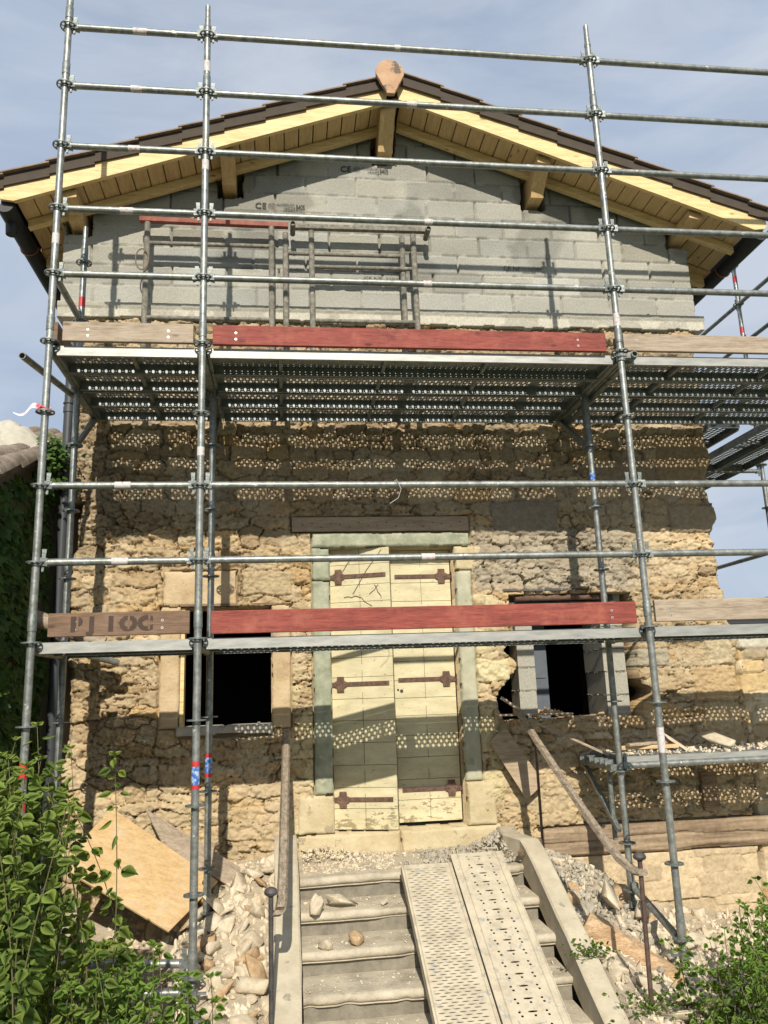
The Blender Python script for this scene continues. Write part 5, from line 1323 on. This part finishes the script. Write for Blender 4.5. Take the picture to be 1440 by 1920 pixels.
rock(.885, .50, ZS0-RISE+.042, 0.206, 'rounded cream stone on the upper step', GS, seed=3)
rock(.79, .20, ZS0-2*RISE+.03, 0.191, 'low pale stone on the third step by the coping', GS, seed=4)
rock(.975, .215, ZS0-2*RISE+.037, 0.145, 'yellowish cube-like stone on the third step', GS, 'rubble_b', 5)
rock(1.19, .52, ZS0-RISE+.015, 0.074, 'tiny white stone beside the ramp on the upper step', GS, seed=6)
rock(1.40, .75, ZS0+.02, 0.108, 'dark pebble on the landing above the left ramp plank', GS, 'grey_rubble', 7)
rr_ = random.Random(21)
GL = 'larger stones in the rubble heap left of the steps'; GR = 'larger stones in the rubble right of the steps'
def put_many(n, xr, yr, sr, lab, grp, mats, seed):
    q = random.Random(seed)
    for k in range(n):
        x, y = q.uniform(*xr), q.uniform(*yr); s = q.uniform(*sr)
        rock(x, y, float(gz(x, y))+s*.16, s, lab, grp, q.choice(mats), seed+k)
put_many(105, (-.15, .43), (-1.3, 1.15), (.08, .25), 'pale broken stone in the rubble heap between the steps and the bush', GL, ('rubble', 'rubble', 'rubble', 'rubble_b'), 50)
put_many(26, (-.75, -.15), (-.3, 1.0), (.07, .15), 'pale broken stone in the rubble under the plywood', 'stones under the plywood sheet', ('rubble', 'rubble'), 90)
put_many(80, (2.45, 4.2), (-.85, .9), (.08, .22), 'pale broken stone in the rubble right of the steps', GR, ('rubble', 'rubble', 'rubble_b', 'grey_rubble'), 130)
rock(2.78, .55, -1.80, .34, 'big cream boulder right of the coping below the grey rubble', None, 'rubble', 9, (.8, .7, 1.0))
rock(3.02, .62, -1.93, .30, 'large pale slab of stone beside the foot of the inner right standard', None, 'rubble', 19, (1, .6, .9))
rock(2.83, -.28, -2.30, .19, 'squarish orange stone at the end of the split timber', None, 'orange_stone', 29)
rock(3.62, 1.06, -.85, .16, 'long pale stone resting on the low platform', None, 'rubble', 39, (2.8, .8, .55))
rock(3.98, 1.06, -.83, .17, 'rounded pale stone at the right of the low platform', None, 'rubble', 49, (1.6, .8, .6))

# ------------------------------------------------------------------ boards and timber offcuts
def board(pts, th, name, mat, label, cat='board', nrm=None):
    """pts: quad corners of the visible face"""
    p = [Vector(a) for a in pts]; nn = (p[1]-p[0]).cross(p[3]-p[0]).normalized()*th
    b = MB().add([tuple(a) for a in p]+[tuple(a+nn) for a in p], [(0,1,2,3),(7,6,5,4),(0,4,5,1),(1,5,6,2),(2,6,7,3),(3,7,4,0)])
    o = b.build(name, M[mat], None, bevel=.002); return tag(o, label, cat)
board([(-.92, .95, -1.26), (-.80, 1.12, -1.13), (.07, 1.05, -1.66), (-.27, .62, -1.86)][:0] or [(-.95, .66, -1.42), (-.21, .52, -1.83), (.06, .98, -1.645), (-.72, 1.16, -1.14)], .016, 'plywood_sheet', 'ply', 'pale plywood sheet lying tilted against the wall foot behind the left shrub', 'plywood')
board([(-.33, 1.10, -1.42), (.20, 1.03, -1.725), (.20, 1.20, -1.60), (-.50, 1.28, -1.17)], .014, 'board', 'grey_wood', 'long rough board overlapping the plywood sheet below the square window', 'board')
board([(-1.0, .30, -1.84), (-.22, .24, -1.96), (-.22, .33, -1.90), (-1.0, .40, -1.78)], .02, 'board', 'oak', 'short dark plank half hidden behind the left shrub', 'board')
def beam(p, q, w, h, name, mat, label, cat, jag=.012, seed=1):
    p, q = Vector(p), Vector(q); d = (q-p); n = 10; r = random.Random(seed); up = Vector((0, 0, 1)); sx = d.normalized().cross(up).normalized(); u = sx.cross(d.normalized()); vs, fs = [], []
    for i in range(n+1):
        c = p+d*i/n
        for a, b_ in ((-1, -1), (0, -1.05), (1, -1), (1.03, 0), (1, 1), (0, 1.06), (-1, 1), (-1.03, 0)):
            vs.append(c+sx*(w/2*a+r.uniform(-jag, jag))+u*(h/2*b_+r.uniform(-jag, jag)))
    for i in range(n):
        for k in range(8): fs.append((i*8+k, i*8+(k+1) % 8, (i+1)*8+(k+1) % 8, (i+1)*8+k))
    fs += [tuple(range(8)), tuple(n*8+k for k in range(8))[::-1]]
    return tag(MB().add(vs, fs).build(name, M[mat]), label, cat)
beam((2.45, .20, -1.86), (2.94, -.02, -2.19), .11, .14, 'timber_offcut', 'splinter_wood', 'split orange-brown timber lying between the coping and the right standard', 'timber')
board([(2.19, 1.40, -.80), (2.33, 1.40, -.68), (2.60, 1.33, -1.13), (2.45, 1.33, -1.25)], .02, 'board', 'lintel_wood', 'short wide brown board leaning under the broken opening', 'board')
beam((2.27, 1.25, -.45), (2.46, 1.22, -.585), .055, .022, 'lath', 'grey_wood', 'short pale lath sticking out of the broken opening', 'lath', .002)
beam((2.25, 1.36, -.59), (2.88, 1.36, -.60), .12, .014, 'lath', 'grey_wood', 'thin flat lath lying level in the broken opening', 'lath', .002)
beam((2.47, 1.22, -.625), (3.08, 1.02, -.93), .05, .018, 'lath', 'grey_wood', 'grey lath sloping from the broken opening to the low platform', 'lath', .002)
beam((3.12, 1.10, -.868), (3.62, 1.04, -.866), .05, .028, 'lath', 'ply', 'pale wooden lath lying on the low platform rubble', 'lath', .002)
beam((3.20, 1.02, -.842), (3.60, 1.10, -.836), .05, .022, 'lath', 'grey_wood', 'greyer lath crossing on top of the pale one on the platform', 'lath', .002)
beam((2.20, .70, -1.52), (2.45, 1.05, -1.50), .06, .025, 'lath', 'oak', 'dark lath end on the right of the landing', 'lath', .003)
